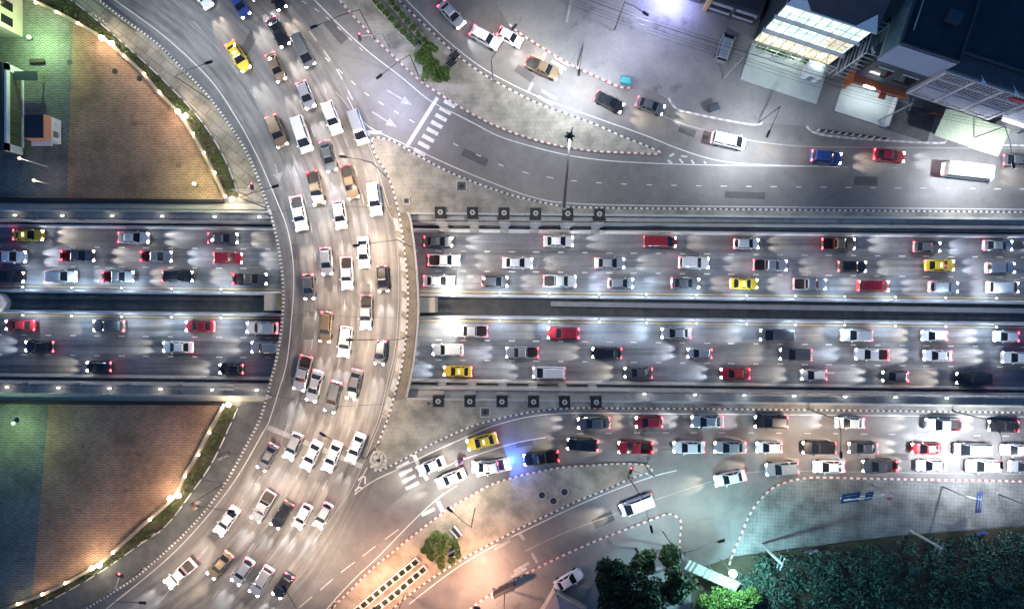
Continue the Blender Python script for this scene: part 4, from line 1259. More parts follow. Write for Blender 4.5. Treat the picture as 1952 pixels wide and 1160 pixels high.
for li, (lane, pts) in enumerate(CURVE):
    q = wpts(pts, .012, 8)
    cum = [0]
    for a, b in zip(q, q[1:]): cum.append(cum[-1] + (b - a).length)
    s = CURVE_START[li] * S; i = 0
    while s < cum[-1]:
        j = max(1, next((k for k, c in enumerate(cum) if c >= s), len(cum) - 1))
        t = (s - cum[j - 1]) / (cum[j] - cum[j - 1]); p = q[j - 1].lerp(q[j], t); d = q[j] - q[j - 1]
        k, c = random_vehicle()
        px, py = p.x / S + 976, 580 - p.y / S
        if li == 4 and i == 0: k, c = 'van', 'silver'
        off = Vector((-d.y, d.x, 0)).normalized() * random.uniform(-.22, .22)
        if -40 < py < 1200:
            vehicle(k, c, p + off, math.atan2(d.y, d.x) + random.uniform(-.02, .02),
                    f'{c} {KN[k]}, {ORD[i]} down the curved road in the {lane}', 'cars driving on the curved road')
            i += 1; n_curve += 1
        s += random.uniform(*CURVE_STEP[li]) * S + (3.0 if k == 'minibus' else 0)

def along(pts, px):
    q = smooth(pts, 8)
    for (a, b), (c, d) in zip(q, q[1:]):
        if min(a, c) <= px <= max(a, c) and a != c:
            t = (px - a) / (c - a); y = b + (d - b) * t
            return y, (c - a, -(d - b))
    return q[-1][1], (q[-1][0] - q[-2][0], q[-2][1] - q[-1][1])
def road_cars(pts, specs, where, group, rev=False, count=True):
    for i, (px, k, c) in enumerate(specs):
        py, d = along(pts, px)
        if rev: d = (-d[0], -d[1])
        vehicle(k, c, P(px, py, .012), math.atan2(d[1], d[0]), f'{c} {KN[k]}, {ORD[i]} from the west {where}', group)
NORTH_OUT = [(820, -20), (870, 40), (940, 85), (1010, 122), (1080, 155), (1180, 207), (1280, 245), (1370, 268), (1480, 290), (1580, 303), (1700, 312), (1840, 330), (2000, 342)]
road_cars(NORTH_OUT, [(862, 'sedan', 'silver'), (926, 'suv', 'white'), (1035, 'pickup', 'bronze'), (1160, 'sedan', 'black'), (1385, 'van', 'white'), (1570, 'suv', 'blue'), (1835, 'minibus', 'white')],
          'on the outer northern road', 'cars on the northern roads')
road_cars([(900, 35), (1000, 90), (1100, 140), (1225, 200), (1400, 250), (1680, 298), (1880, 306), (2000, 308)], [(972, 'hatchback', 'white'), (1238, 'sedan', 'grey'), (1690, 'sedan', 'red'), (1934, 'sedan', 'grey')],
          'in the forecourt lane of the northern road', 'cars on the northern roads')
SE_UP = [(1000, 815), (1090, 806), (1180, 803), (1400, 801), (1700, 805), (2000, 812)]
road_cars(SE_UP, [(1130, 'sedan', 'grey'), (1235, 'hatchback', 'red'), (1345, 'sedan', 'silver'), (1465, 'suv', 'black'), (1615, 'sedan', 'white'), (1790, 'pickup', 'silver'), (1905, 'sedan', 'black')],
          'in the lane beside the southern wall', 'cars approaching the junction from the south east', True)
SE_MID = [(1150, 850), (1250, 850), (1500, 850), (1750, 852), (2000, 856)]
road_cars(SE_MID, [(1208, 'pickup', 'red'), (1310, 'sedan', 'white'), (1388, 'sedan', 'silver'), (1462, 'hatchback', 'white'), (1555, 'suv', 'black'), (1640, 'sedan', 'grey'), (1760, 'sedan', 'red'), (1845, 'van', 'silver'), (1930, 'sedan', 'white')],
          'in the middle lane of the slow queue', 'cars approaching the junction from the south east', True)
SE_LOW = [(930, 1108), (1000, 1060), (1100, 1005), (1215, 957), (1300, 930), (1390, 908), (1480, 890), (1600, 886), (1800, 884), (2000, 887)]
road_cars(SE_LOW, [(925, 'hatchback', 'white'), (1212, 'van', 'white'), (1388, 'sedan', 'white'), (1485, 'suv', 'silver'), (1575, 'sedan', 'white'), (1670, 'pickup', 'grey'), (1770, 'sedan', 'white'), (1865, 'suv', 'white'), (1945, 'sedan', 'silver')],
          'in the lane turning into the side street', 'cars approaching the junction from the south east', True)
# the five that stand still at the lights
def queue(kind, colour, px, py, ang, label):
    return vehicle(kind, colour, P(px, py, .012), PI + R(ang), label, 'cars waiting ahead of the crossing')
queue('taxi', 'yellow', 919, 839, 15, 'bright yellow taxi waiting beside the southern wedge island kerb')
queue('sedan', 'white', 823, 885, 24, 'white sedan standing foremost at the stop line, nearer the wedge island')
queue('sedan', 'white', 860, 909, 23, 'white sedan waiting near the planter island, ahead of the pickup with blue light')
rp = queue('pickup', 'white', 939, 887, 13, 'white pickup with blue lit rear bed and white light bar')
queue('pickup', 'black', 1030, 870, 7, 'dark pickup with empty open bed waiting behind the blue light')
queue('suv', 'black', 1109, 845, -3, 'black tall car with bright headlights at the end of the stopped queue')
m = MB(); m.box((-2.0, 0, 1.35), (.35, 1.45, .3)); m.build('light_bar', glow('white_light_bar', (.8, .88, 1), 3.0), rp)
m = MB(); m.box((-2.25, 0, 1.2), (.1, 1.3, .14)); m.build('beacon', glow('blue_beacon', (.05, .2, 1), 14), rp)
m = MB()
for s in (-1, 1): m.tube([(-2.0, s * .6, .9), (-2.0, s * .6, 1.3)], .04, 0, 5)
m.build('light_bar_bracket', M['steel'], rp)
point('beacon_light', (-2.9, 0, 1.3), 1500, (.06, .2, 1), .15, rp)
bk = vehicle('motorcycle', 'blue', P(878, 877, .012), PI + R(38), 'purple lit motorcycle squeezing between the white sedan and the pickup', 'motorcycles')
vehicle('van', 'silver', G(1378, 94, .08), R(72), 'silver van parked nose up beside the glazed building', 'parked cars', False)
vehicle('sedan', 'white', G(1083, 1100, .16), R(30), 'white sedan parked between the small house and the dark tree', 'parked cars', False)
vehicle('motorcycle', 'grey', G(1536, 1046, .16), R(12), 'parked motorcycle at the field edge nearer the rounded pavement corner', 'motorcycles', False)
vehicle('motorcycle', 'silver', G(1545, 1047, .16), R(20), 'parked motorcycle at the field edge, second of the pair near the pavement corner', 'motorcycles', False)
vehicle('motorcycle', 'blue', G(1862, 1012, .16), R(8), 'parked motorcycle at the field edge close to the eastern end', 'motorcycles', False)

# rider of the moving motorcycle
def rider(loc, rz):
    J = {'pelvis': (-.25, 0, .88), 'chest': (-.05, 0, 1.25), 'neck': (.02, 0, 1.42), 'head': (.06, 0, 1.58),
         'ls': (-.02, .2, 1.36), 'le': (.2, .28, 1.15), 'lh': (.44, .3, 1.06), 'rs': (-.02, -.2, 1.36), 're': (.2, -.28, 1.15), 'rh': (.44, -.3, 1.06),
         'lk': (.18, .2, .72), 'la': (.02, .2, .34), 'lt': (.2, .21, .3), 'rk': (.18, -.2, .72), 'ra': (.02, -.2, .34), 'rt': (.2, -.21, .3)}
    rad = {'pelvis': .15, 'chest': .17, 'neck': .06, 'head': .11, 'ls': .07, 'le': .05, 'lh': .04, 'rs': .07, 're': .05, 'rh': .04, 'lk': .075, 'la': .05, 'lt': .04, 'rk': .075, 'ra': .05, 'rt': .04}
    ed = [('pelvis', 'chest'), ('chest', 'neck'), ('neck', 'head'), ('chest', 'ls'), ('ls', 'le'), ('le', 'lh'), ('chest', 'rs'), ('rs', 're'), ('re', 'rh'),
          ('pelvis', 'lk'), ('lk', 'la'), ('la', 'lt'), ('pelvis', 'rk'), ('rk', 'ra'), ('ra', 'rt')]
    nm = list(J); me = bpy.data.meshes.new('person')
    me.from_pydata([J[n] for n in nm], [(nm.index(a), nm.index(b)) for a, b in ed], [])
    o = bpy.data.objects.new('person', me); COL.objects.link(o)
    sk = o.modifiers.new('skin', 'SKIN'); o.modifiers.new('sub', 'SUBSURF').levels = 1
    if not me.skin_vertices: me.attributes.new
    bm = bmesh.new(); bm.from_mesh(me); ly = bm.verts.layers.skin.verify()
    bm.verts.ensure_lookup_table()
    for i, n in enumerate(nm):
        bm.verts[i][ly].radius = (rad[n], rad[n]); bm.verts[i][ly].use_root = (n == 'pelvis')
    bm.to_mesh(me); bm.free()
    me.materials.append(plain('purple_jacket', (.16, .05, .22), .8))
    o.location = loc; o.rotation_euler = (0, 0, rz)
    m = MB(); m.ball((.08, 0, 1.62), .15, 0, 12, 8); m.build('helmet', PAINTS['red'], o)
    return tag(o, 'person in a purple jacket and red helmet riding between the stopped cars', 'person')
rider(bk.location, bk.rotation_euler.z)
random.setstate(rng_state)

# ------------------------------------------------------------------ shop buildings in the north east
UW = Vector((.95, -.31, 0)).normalized(); VW = Vector((-UW.y, UW.x, 0))
def frame_at(px, py, root_name, label, cat, u=UW):
    v = Vector((-u.y, u.x, 0))
    r = empty(root_name, G(px, py, 0), math.atan2(u.y, u.x))
    tag(r, label, cat)
    return r
def rooftop(r, w, d, h, mat, lip=.5, a0=0, b0=0):
    m = MB(); m.box((a0 + w / 2, b0 + d / 2, h + .02), (w, d, .24)); m.build('roof', mat, r)
    m = MB()
    for c, s in (((a0 + w / 2, b0 - .02), (w + .3, .22)), ((a0 + w / 2, b0 + d), (w + .3, .22)), ((a0 - .04, b0 + d / 2), (.22, d)), ((a0 + w + .04, b0 + d / 2), (.22, d))):
        m.box((c[0], c[1], h + lip / 2 + .12), (s[0], s[1], lip))
    m.build('parapet', M['roof_edge'], r)
M['roof_dark'] = noisy('dark_flat_roof', (.022, .026, .036), (.035, .04, .052), .5, .85, 14)
M['roof_edge'] = plain('roof_edge_paint', (.05, .055, .065), .6)
M['facade_blue'] = noisy('pale_blue_render', (.30, .33, .44), (.34, .37, .48), .5, .8)
M['facade_dark'] = noisy('charcoal_cladding', (.045, .055, .068), (.06, .07, .085), .8, .6)
M['side_teal'] = noisy('weathered_teal_wall', (.06, .15, .18), (.22, .30, .31), .35, .85, 6)
M['orange'] = plain('orange_fascia', (.52, .14, .06), .6)
M['tan'] = plain('tan_wall', (.42, .28, .15), .7)
M['window_dark'] = plain('dark_window', (.008, .009, .011), .12)
M['lilac'] = plain('lilac_parapet', (.42, .41, .48), .6)
M['brown_roof'] = noisy('brown_roof_sheet', (.075, .062, .068), (.105, .088, .092), .6, .75)
M['terrace'] = noisy('terrace_tiles', (.36, .40, .38), (.44, .47, .45), .8, .6)
M['awning'] = plain('pale_green_awning', (.40, .44, .30), .6)

def lit_glass(name, c, s):
    m, nt, b = node_mat(name, (.5, .55, .55), .4)
    v = coords(nt)
    br = nt.nodes.new('ShaderNodeTexBrick'); br.offset = 0
    br.inputs['Scale'].default_value = 1; br.inputs['Brick Width'].default_value = 1.3; br.inputs['Row Height'].default_value = 3.4
    br.inputs['Mortar Size'].default_value = .06
    br.inputs['Color1'].default_value = (*c, 1); br.inputs['Color2'].default_value = tuple(x * .8 for x in c) + (1,)
    br.inputs['Mortar'].default_value = (.12, .15, .15, 1)
    sx = nt.nodes.new('ShaderNodeSeparateXYZ'); cx = nt.nodes.new('ShaderNodeCombineXYZ')
    nt.links.new(v, sx.inputs[0]); nt.links.new(sx.outputs[0], cx.inputs[0]); nt.links.new(sx.outputs[2], cx.inputs[1]); nt.links.new(cx.outputs[0], br.inputs['Vector'])
    col = mix(nt, br.outputs['Color'], ramp(nt, noise(nt, v, 1.1, 4), [(.35, (.5, .55, .5)), (.65, (1.1, 1.1, 1.1))]), 1.0, 'MULTIPLY')
    nt.links.new(col, b.inputs['Emission Color']); b.inputs['Emission Strength'].default_value = s
    nt.links.new(col, b.inputs['Base Color'])
    return m

# grey shophouse with the orange canopy
g = frame_at(1609, 155, 'shophouse', 'dark roofed shophouse with pale blue upper front and orange canopy', 'building')
m = MB(); m.box((3.85, 8.0, 7.1), (7.7, 16, 14.2)); m.build('wall', M['side_teal'], g)
m = MB(); m.box((3.85, -.1, 11.8), (7.74, .3, 5.2)); m.build('upper_front', M['facade_blue'], g)
m = MB(); m.box((3.85, -.12, 6.45), (7.78, .34, 5.4)); m.box((-.02, 1.1, 6.45), (.2, 2.6, 5.4)); m.build('charcoal_front', M['facade_dark'], g)
for a in (2.1, 5.6):
    m = MB(); m.box((a, -.31, 6.6), (2.5, .06, 2.6)); w = m.build('window', M['window_dark'], g)
    m = MB(); m.box((a, -.36, 7.98), (2.3, .12, .14)); m.build('lintel', M['white_steel'], w)
for b_, z_ in ((5.5, 8.6), (9.2, 10.4)):
    m = MB(); m.box((-.03, b_, z_), (.08, .7, 1.4)); m.build('side_window', M['window_dark'], g)
m = MB(); m.box((3.85, -.7, 3.45), (7.9, 1.3, .55)); m.box((-.05, -.3, 2.2), (.35, 2.2, 3.2)); m.box((4.6, -1.5, 3.4), (.9, 1.6, .4)); m.build('orange_canopy', M['orange'], g)
m = MB(); m.box((2.4, -1.42, 3.62), (1.6, .12, .34)); m.build('sign_board', M['lens_cool'], g)
rooftop(g, 7.7, 16, 14.3, M['roof_dark'])
m = MB(); m.box((5.2, 5.0, 14.9), (1.8, 1.4, 1.0)); m.build('roof_unit', M['facade_dark'], g)
m = MB(); m.tube([(1.0, 2, 14.7), (1.0, 13, 14.7), (6.5, 13, 14.7)], .12, 0, 6); m.cyl((2.4, 9, 14.4), .8, 1.5, 0, 14); m.build('roof_pipe', M['steel'], g)
m = MB(); m.box((3.9, -2.4, .14), (8.0, 4.6, .16)); m.build('terrace', M['terrace'], g)
m = MB(); m.box((7.75, -2.5, .7), (.25, 4.4, 1.1)); m.build('terrace_wall', M['concrete_white'], g)
for a in (2.5, 5.6):
    spot('canopy_light', (a, -1.7, 3.1), 240 * LAMP, (.86, .94, 1), 150, 1, .15, g)

# shophouse with the lattice front
g = frame_at(1702, 186, 'lattice_building', 'dark roofed building behind a pale lattice screen with three bays', 'building')
m = MB(); m.box((7.5, 8.5, 6.4), (15, 15, 12.8)); m.build('wall', M['facade_dark'], g)
rooftop(g, 26, 15, 13.0, M['roof_dark'], .35, 0, 2.2)
m = MB(); m.box((13.0, .9, 12.9), (26, 2.4, .2)); m.build('eaves', M['brown_roof'], g)
sc_ = MB()
for a in (0, 3.9, 7.8, 11.9): sc_.box((a, -.5, 8.3), (.42, .5, 8.6))
for z in (4.0, 5.0, 8.0, 10.4, 12.6): sc_.box((5.95, -.52, z), (12.2, .3, .22))
for k in range(24):
    sc_.box((.5 * k + .25, -.5, 8.3), (.07, .16, 8.5))
for k in range(15): sc_.box((5.95, -.5, 4.2 + k * .58), (12.0, .12, .07))
sc_.build('lattice_screen', M['lattice'], g)
for a, z in ((2.0, 6.5), (5.9, 6.5), (9.9, 6.5)):
    m = MB(); m.box((a, -.62, z), (3.2, .2, 2.2)); m.build('panel', M['lilac'], g)
m = MB(); m.box((10.5, -.66, 11.5), (1.7, .12, .7)); m.build('red_sign', plain('red_sign', (.5, .03, .06), .5), g)
for a in (4.2, 8.6, 13.0):
    m = MB(); m.tube([(a, .2, 13), (a, -.9, 14.0), (a + .5, -1.3, 14.0)], .05, 0, 5); m.box((a, -1.1, 14.05), (.5, .3, .14)); m.build('roof_floodlight', M['white_steel'], g)
m = MB()
for a0, a1, z0 in ((6.2, 11.6, 3.1), (11.7, 16, 2.9)):
    m.quad((a0, -.7, z0 + .5), (a0, -4.6, z0 - .4), (a1, -4.6, z0 - .4), (a1, -.7, z0 + .5))
m.build('awning', M['awning'], g)
m = MB(); m.box((3.0, -2.6, .1), (7.6, 4.4, .08)); m.build('yard_floor', M['concrete_dark'], g)

# bright canopy at the eastern edge
g = frame_at(1888, 248, 'canopy_shop', 'flat white canopy with a bright light strip at the eastern edge', 'building')
m = MB(); m.box((4, 2.2, 3.4), (10, 3.2, .2)); m.build('canopy', M['concrete_white'], g)
m = MB(); m.box((4, .42, 3.45), (9.6, .3, .36)); m.build('light_strip', glow('canopy_strip', (.82, .9, 1), 6), g)
m = MB()
for a in (-.6, 4.0, 8.6): m.tube([(a, .8, 0), (a, .8, 3.3)], .09, 0, 6)
m.build('posts', M['dark_steel'], g)
spot('canopy_light', (3.5, .2, 3.1), 300 * LAMP, (.84, .92, 1), 150, 1, .2, g)
# glazed building
M['lit_glass'] = lit_glass('lit_glazing', (.80, 1.0, .93), .95)
M['lit_warm'] = lit_glass('warm_lit_glazing', (1.0, .84, .62), .65)
g = frame_at(1436, 78, 'glazed_building', 'brightly lit three storey building with a white glazed front and brown roof', 'building')
m = MB(); m.box((5.9, 5.2, 6.4), (11.8, 10, 12.8)); m.build('wall', M['facade_dark'], g)
for k, z in enumerate((2.15, 6.5, 10.75)):
    m = MB(); m.box((5.9, .08, z), (11.5, .2, 3.7)); m.build('window', M['lit_glass'] if k else M['lit_warm'], g)
m = MB(); m.box((9.7, -.04, 6.5), (3.2, .1, 3.0)); m.build('warm_window', M['lit_warm'], g)
for z in (4.3, 8.6):
    m = MB(); m.box((5.9, -.15, z), (12.2, .5, .3)); m.build('floor_band', M['lilac'], g)
m = MB(); m.box((5.9, -.15, 12.85), (12.2, .6, .25)); m.build('top_band', M['white_steel'], g)
m = MB()
m.poly([(-.2, -.4, 12.95), (12, -.4, 12.95), (12, 5.2, 14.4), (-.2, 5.2, 14.4)]); m.poly([(-.2, 5.2, 14.4), (12, 5.2, 14.4), (12, 10.6, 12.95), (-.2, 10.6, 12.95)])
m.build('roof', M['brown_roof'], g)
m = MB(); m.box((6.6, 5.2, 14.6), (11, .4, .5)); m.build('ridge_parapet', M['lilac'], g)
for q in ([(-.2, -.5, 13.0), (3.2, -.5, 13.0), (1.0, 1.8, 13.7)], [(9.0, -.5, 13.0), (12.1, -.5, 13.0), (11.2, 1.6, 13.6)]):
    m = MB(); m.poly(q); m.build('gable_trim', M['white_steel'], g)
m = MB(); m.box((5.8, -3.3, .16), (11.9, 5.6, .2)); m.build('terrace', M['terrace'], g)
m = MB()
for a in [k * 1.7 for k in range(8)]:
    m.tube([(a, -1.6, .2), (a, -1.6, 3.3)], .06, 0, 4)
for z in (1.3, 2.3, 3.3): m.tube([(0, -1.6, z), (11.9, -1.6, z)], .05, 0, 4)
for a in [k * 1.7 for k in range(8)]: m.tube([(a, -1.6, 3.3), (a, -.1, 3.4)], .05, 0, 4)
m.build('railing', M['white_steel'], g)
m = MB()
for k in range(26): m.leaves((random.uniform(.8, 11.4), -1.0, .9), (.45, .3, .6), 40, .16)
m.build('hedge', M['leaf'], g)
for a in (2.5, 6, 9.5):
    spot('terrace_light', (a, -1.0, 3.2), 200 * LAMP, (.80, 1, .93), 150, 1, .2, g)
st = frame_at(1586, 147, 'stair_tower', 'open steel stair tower between the glazed building and the orange canopy', 'stair tower')
m = MB()
W_, D_, HH = 1.9, 4.6, 9.6
for a in (0, W_):
    for b_ in (0, D_): m.tube([(a, b_, 0), (a, b_, HH)], .09, 0, 5)
for z in [k * 1.2 for k in range(1, 9)]:
    for p, q_ in (((0, 0), (W_, 0)), ((W_, 0), (W_, D_)), ((0, D_), (0, 0)), ((0, D_), (W_, D_))):
        m.tube([(p[0], p[1], z), (q_[0], q_[1], z)], .045, 0, 4)
m.build('frame', M['white_steel'], st)
m = MB()
for k in range(4):
    z0 = k * 2.4
    m.tube([(W_ / 2, .3 if k % 2 == 0 else D_ - .3, z0), (W_ / 2, D_ - .3 if k % 2 == 0 else .3, z0 + 2.4)], .28, 0, 4)
m.build('flight', M['steel'], st)
g = frame_at(1523, 150, 'store_box', 'white box shaped store standing on the terrace of the glazed building', 'store box')
m = MB(); m.box((1.2, 1.0, 1.2), (2.3, 2.0, 1.9)); m.build('wall', M['concrete_white'], g)
m = MB(); m.box((1.2, 1.0, 2.22), (2.5, 2.2, .12)); m.build('roof', M['white_steel'], g)
m = MB(); m.box((1.2, -.03, 1.1), (.8, .06, 1.6)); m.build('door', M['steel'], g)
# low building at its left
g = frame_at(1346, 23, 'low_shop', 'low dark roofed shop with a tan end wall beside the parked van', 'building')
m = MB(); m.box((3.6, 6.2, 1.6), (7.2, 12, 3.2)); m.build('wall', M['facade_dark'], g)
m = MB(); m.box((3.6, 6.4, 3.3), (7.3, 11.6, .2)); m.build('roof', M['roof_dark'], g)
m = MB(); m.box((-.35, 3.0, 2.0), (.5, 6.2, 4.0)); m.build('end_wall', M['tan'], g)
for a in (1.6, 5.2):
    m = MB(); m.box((a, .15, 2.2), (2.9, .12, 1.5)); w = m.build('window', M['lit_dim'] if 'lit_dim' in M else M['glass'], g)
for a in (1.6, 5.2):
    m = MB(); m.box((a, .05, 3.05), (3.1, .3, .16)); m.build('window_head', M['lilac'], g)
    m = MB(); m.box((a, .05, 1.3), (3.1, .3, .12)); m.build('window_ledge', M['lilac'], g)
# street side boxes, bins, fence
def bin_(px, py, label, mat, rz):
    r = empty('bin', G(px, py, .06), rz)
    m = MB(); m.ring_loft([[(-.6, -.4, .1), (.6, -.4, .1), (.6, .4, .1), (-.6, .4, .1)], [(-.75, -.5, 1.1), (.75, -.5, 1.1), (.75, .5, 1.1), (-.75, .5, 1.1)]]); m.build('body', mat, r)
    m = MB(); m.ring_loft([[(-.8, -.55, 1.1), (.8, -.55, 1.1), (.8, .55, 1.1), (-.8, .55, 1.1)], [(-.7, -.4, 1.25), (.7, -.4, 1.25), (.7, .4, 1.25), (-.7, .4, 1.25)]]); m.build('lid', mat, r)
    return tag(r, label, 'bin')
bin_(1191, 158, 'teal green bin beside the end of the red and white forecourt kerb', plain('teal_bin', (.02, .22, .24), .5), R(-12))
bin_(1357, 209, 'dark grey bin on the forecourt behind the faded kerb', M['facade_dark'], R(20))
f = empty('board_fence', G(1556, 250, .06), R(-4))
m = MB()
for k in range(10): m.box((.6 + k * 1.02, -k * .062, .45), (.82, .1, .7))
m.build('boards', M['granite'], f)
m = MB()
for k in range(11): m.box((.1 + k * 1.02, -k * .062, .45), (.12, .14, .9))
m.build('posts', M['white_steel'], f)
tag(f, 'low fence of dark boards between white posts on the forecourt edge', 'fence')
f = empty('yard_fence', G(1712, 212, .06), R(-9))
m = MB()
for k in range(14): m.tube([(k * 1.05, 0, 0), (k * 1.05, 0, 1.5)], .05, 0, 4)
for z in (.5, 1.45): m.tube([(0, 0, z), (13.7, 0, z)], .04, 0, 4)
for k in range(13): m.tube([(k * 1.05, 0, .1), (k * 1.05 + 1.05, 0, 1.4)], .025, 0, 4)
m.build('rails', M['dark_steel'], f)
m = MB(); m.box((5.8, .1, 1.0), (3.8, .05, .8)); m.build('red_banner', plain('red_banner', (.5, .06, .08), .7), f)
tag(f, 'dark wire yard fence with a red banner in front of the lattice building', 'fence')

# utility poles and wires
def utility_pole(base, h, label):
    r = empty('utility_pole', G(*base, 0))
    m = MB(); m.box((0, 0, h / 2), (.28, .24, h), .5); m.build('pole', M['concrete'], r)
    m = MB()
    for z in (h - .3, h - 1.3): m.box((0, 0, z), (1.9, .12, .12), 1.2)
    m.build('crossarm', M['steel'], r)
    m = MB()
    for a in (-.8, -.4, .4, .8): m.cyl((a * math.cos(1.2), a * math.sin(1.2), h - .24), .06, .2, 0, 6)
    m.build('insulator', M['pale_stone'], r)
    return tag(r, label, 'utility pole', 'concrete utility poles')
UP = [((1080, 42), 8.5, 'pale utility pole at the upper edge of the forecourt'), ((1380, 150), 9.6, 'leaning looking utility pole in front of the parked van'),
      ((1675, 230), 8.5, 'pale utility pole at the corner of the lit orange canopy terrace'), ((1450, 1035), 8.3, 'utility pole at the western edge of the dark field'),
      ((1735, 1010), 7.6, 'utility pole in the middle of the field edge')]
for u_ in UP: utility_pole(*u_)
def wire(pts, label):
    m = MB()
    for off in (-.75, -.35, .35, .75):
        for dz in ((0, -1.0) if off in (-.75, .75) else (0,)):
            for (a, ha), (b, hb) in zip(pts, pts[1:]):
                A = G(*a, ha - .05 + dz) + Vector((off * .36, off * .93, 0)); B = G(*b, hb - .05 + dz) + Vector((off * .36, off * .93, 0))
                m.tube([A.lerp(B, t) + Vector((0, 0, -1.1 * 4 * t * (1 - t) * .6)) for t in (0, .17, .33, .5, .67, .83, 1)], .022, 0, 3)
    return tag(m.build('overhead_wires', M['dark_steel']), label, 'power lines')
wire([((760, -100), 9), ((1080, 42), 8.5), ((1380, 150), 9.6), ((1675, 230), 8.5), ((2050, 300), 9)], 'bundle of dark overhead wires along the forecourt')
wire([((1350, 1500), 9), ((1450, 1035), 8.3), ((1735, 1010), 7.6), ((2100, 985), 8)], 'thin overhead wires along the edge of the dark field')
# blue lit shop front at the upper edge
g = frame_at(1245, -14, 'blue_shop', 'shop front with blue white lights at the upper edge', 'building')
m = MB(); m.box((3.5, 5, 2), (7, 9, 4)); m.build('wall', M['facade_dark'], g)
m = MB(); m.box((3.5, .4, 3.2), (6.6, .2, .7)); m.build('light_strip', glow('blue_strip', (.5, .55, 1), 8), g)
for a in (1.2, 4.0): spot('shop_light', (a, -.8, 3.4), 1900 * LAMP, (.42, .42, 1), 150, 1, .2, g)

# ------------------------------------------------------------------ plaza buildings
g = empty('glass_pavilion', G(45, 297, .07))
W_, D_, h_ = 8.5, 161 * S, 3.5
m = MB(); m.box((-W_ / 2 - .1, D_ / 2, h_ / 2), (W_ - .1, D_ - .1, h_ - .1)); m.build('wall', M['facade_dark'], g)
m = MB(); m.box((-.02, D_ / 2, h_ - .35), (.3, D_ + .1, .7)); m.box((-.02, .55, h_ / 2), (.3, 1.1, h_)); m.box((-.02, D_ - .5, h_ / 2), (.3, 1.0, h_)); m.box((-.02, D_ / 2, .12), (.3, D_, .24)); m.build('white_frame', M['concrete_white'], g)
m = MB(); m.box((-.04, D_ / 2, h_ / 2), (.1, D_ - 2.0, h_ - .8)); gl = m.build('window', plain('pavilion_glass', (.09, .10, .07), .15), g)
m = MB()
for k in range(1, 6): m.box((.03, 1.1 + k * (D_ - 2.1) / 6, h_ / 2), (.06, .07, h_ - .8))
m.build('mullion', M['steel'], gl)
m = MB(); m.box((-W_ / 2 - .2, D_ / 2, h_ + .05), (W_ - .3, D_ + .1, .15)); m.build('roof', M['roof_dark'], g)
tag(g, 'dark roofed glass pavilion with a thick white frame at the western edge', 'pavilion')
g = empty('kiosk', G(117, 276, .07))
m = MB(); m.box((-1.3, 1.8, 1.05), (2.6, 3.5, 2.1)); m.build('wall', M['concrete_white'], g)
m = MB(); m.ring_loft([[(-2.9, 0, 2.1), (.0, 0, 2.1), (.0, 3.6, 2.1), (-2.9, 3.6, 2.1)], [(-2.9, .1, 3.5), (-.15, .1, 3.5), (-.15, 3.5, 3.5), (-2.9, 3.5, 3.5)]]); m.build('fascia', plain('orange_fascia_panel', (.55, .26, .14), .6), g)
m = MB(); m.box((-1.55, 1.8, 3.56), (2.7, 3.3, .1)); m.build('roof', M['roof_dark'], g)
m = MB(); m.box((.03, 1.2, 1.2), (.06, .9, 1.1)); m.build('shutter', M['steel'], g)
m = MB(); m.box((-1.3, -.35, 2.2), (3.0, .7, .1)); m.build('counter_canopy', M['white_steel'], g)
tag(g, 'small white kiosk with an orange fascia on the grey plaza', 'kiosk')
g = empty('corner_building', G(44, 72, .07))
m = MB(); m.box((-6, 5, 3), (12, 10, 6)); m.build('wall', M['cream_wall'], g)
m = MB(); m.box((-6, 5, 6.1), (12.3, 10.3, .3)); m.build('roof', M['roof_dark'], g)
m = MB()
for k in range(4): m.box((.04, 1.2 + k * 2.2, 3.2), (.1, 1.2, 2.2))
m.build('window', M['window_dark'], g)
tag(g, 'corner building with cream walls at the upper western corner', 'building')
point('corner_lamp', G(38, 60, 5) , 160 * LAMP, (1, .85, .6), .1, None)
g = empty('entrance_canopy', G(88, 164, .07))
m = MB(); m.box((-1.8, .8, 2.0), (3.9, 1.3, .18)); m.build('roof', M['facade_dark'], g)
m = MB()
for a in (-.2, -3.4):
    for b_ in (.3, 1.3): m.tube([(a, b_, 0), (a, b_, 2)], .05, 0, 5)
m.build('posts', M['steel'], g)
tag(g, 'dark flat entrance canopy beside the glass pavilion', 'canopy')
g = empty('bench', G(74, 118, .07))
m = MB(); m.box((0, 0, .42), (2.2, .5, .08)); m.build('seat', M['bark'], g)
for a in (-.9, .9):
    m = MB(); m.box((a, 0, .2), (.12, .45, .4)); m.build('leg', M['iron'], g)
tag(g, 'dark bench on the green lit grey paving', 'bench')
# white dome in the median
g = empty('water_tank', P(3, 577, ZU + .03))
m = MB(); m.cyl((0, 0, 0), 1.55, 1.6, 0, 24); m.build('tank', M['concrete_white'], g)
m = MB(); m.ball((0, 0, 1.55), 1.56, 0, 24, 10, .45); m.build('dome', M['white_steel'], g)
tag(g, 'white domed tank in the sunken median at the western edge', 'tank')

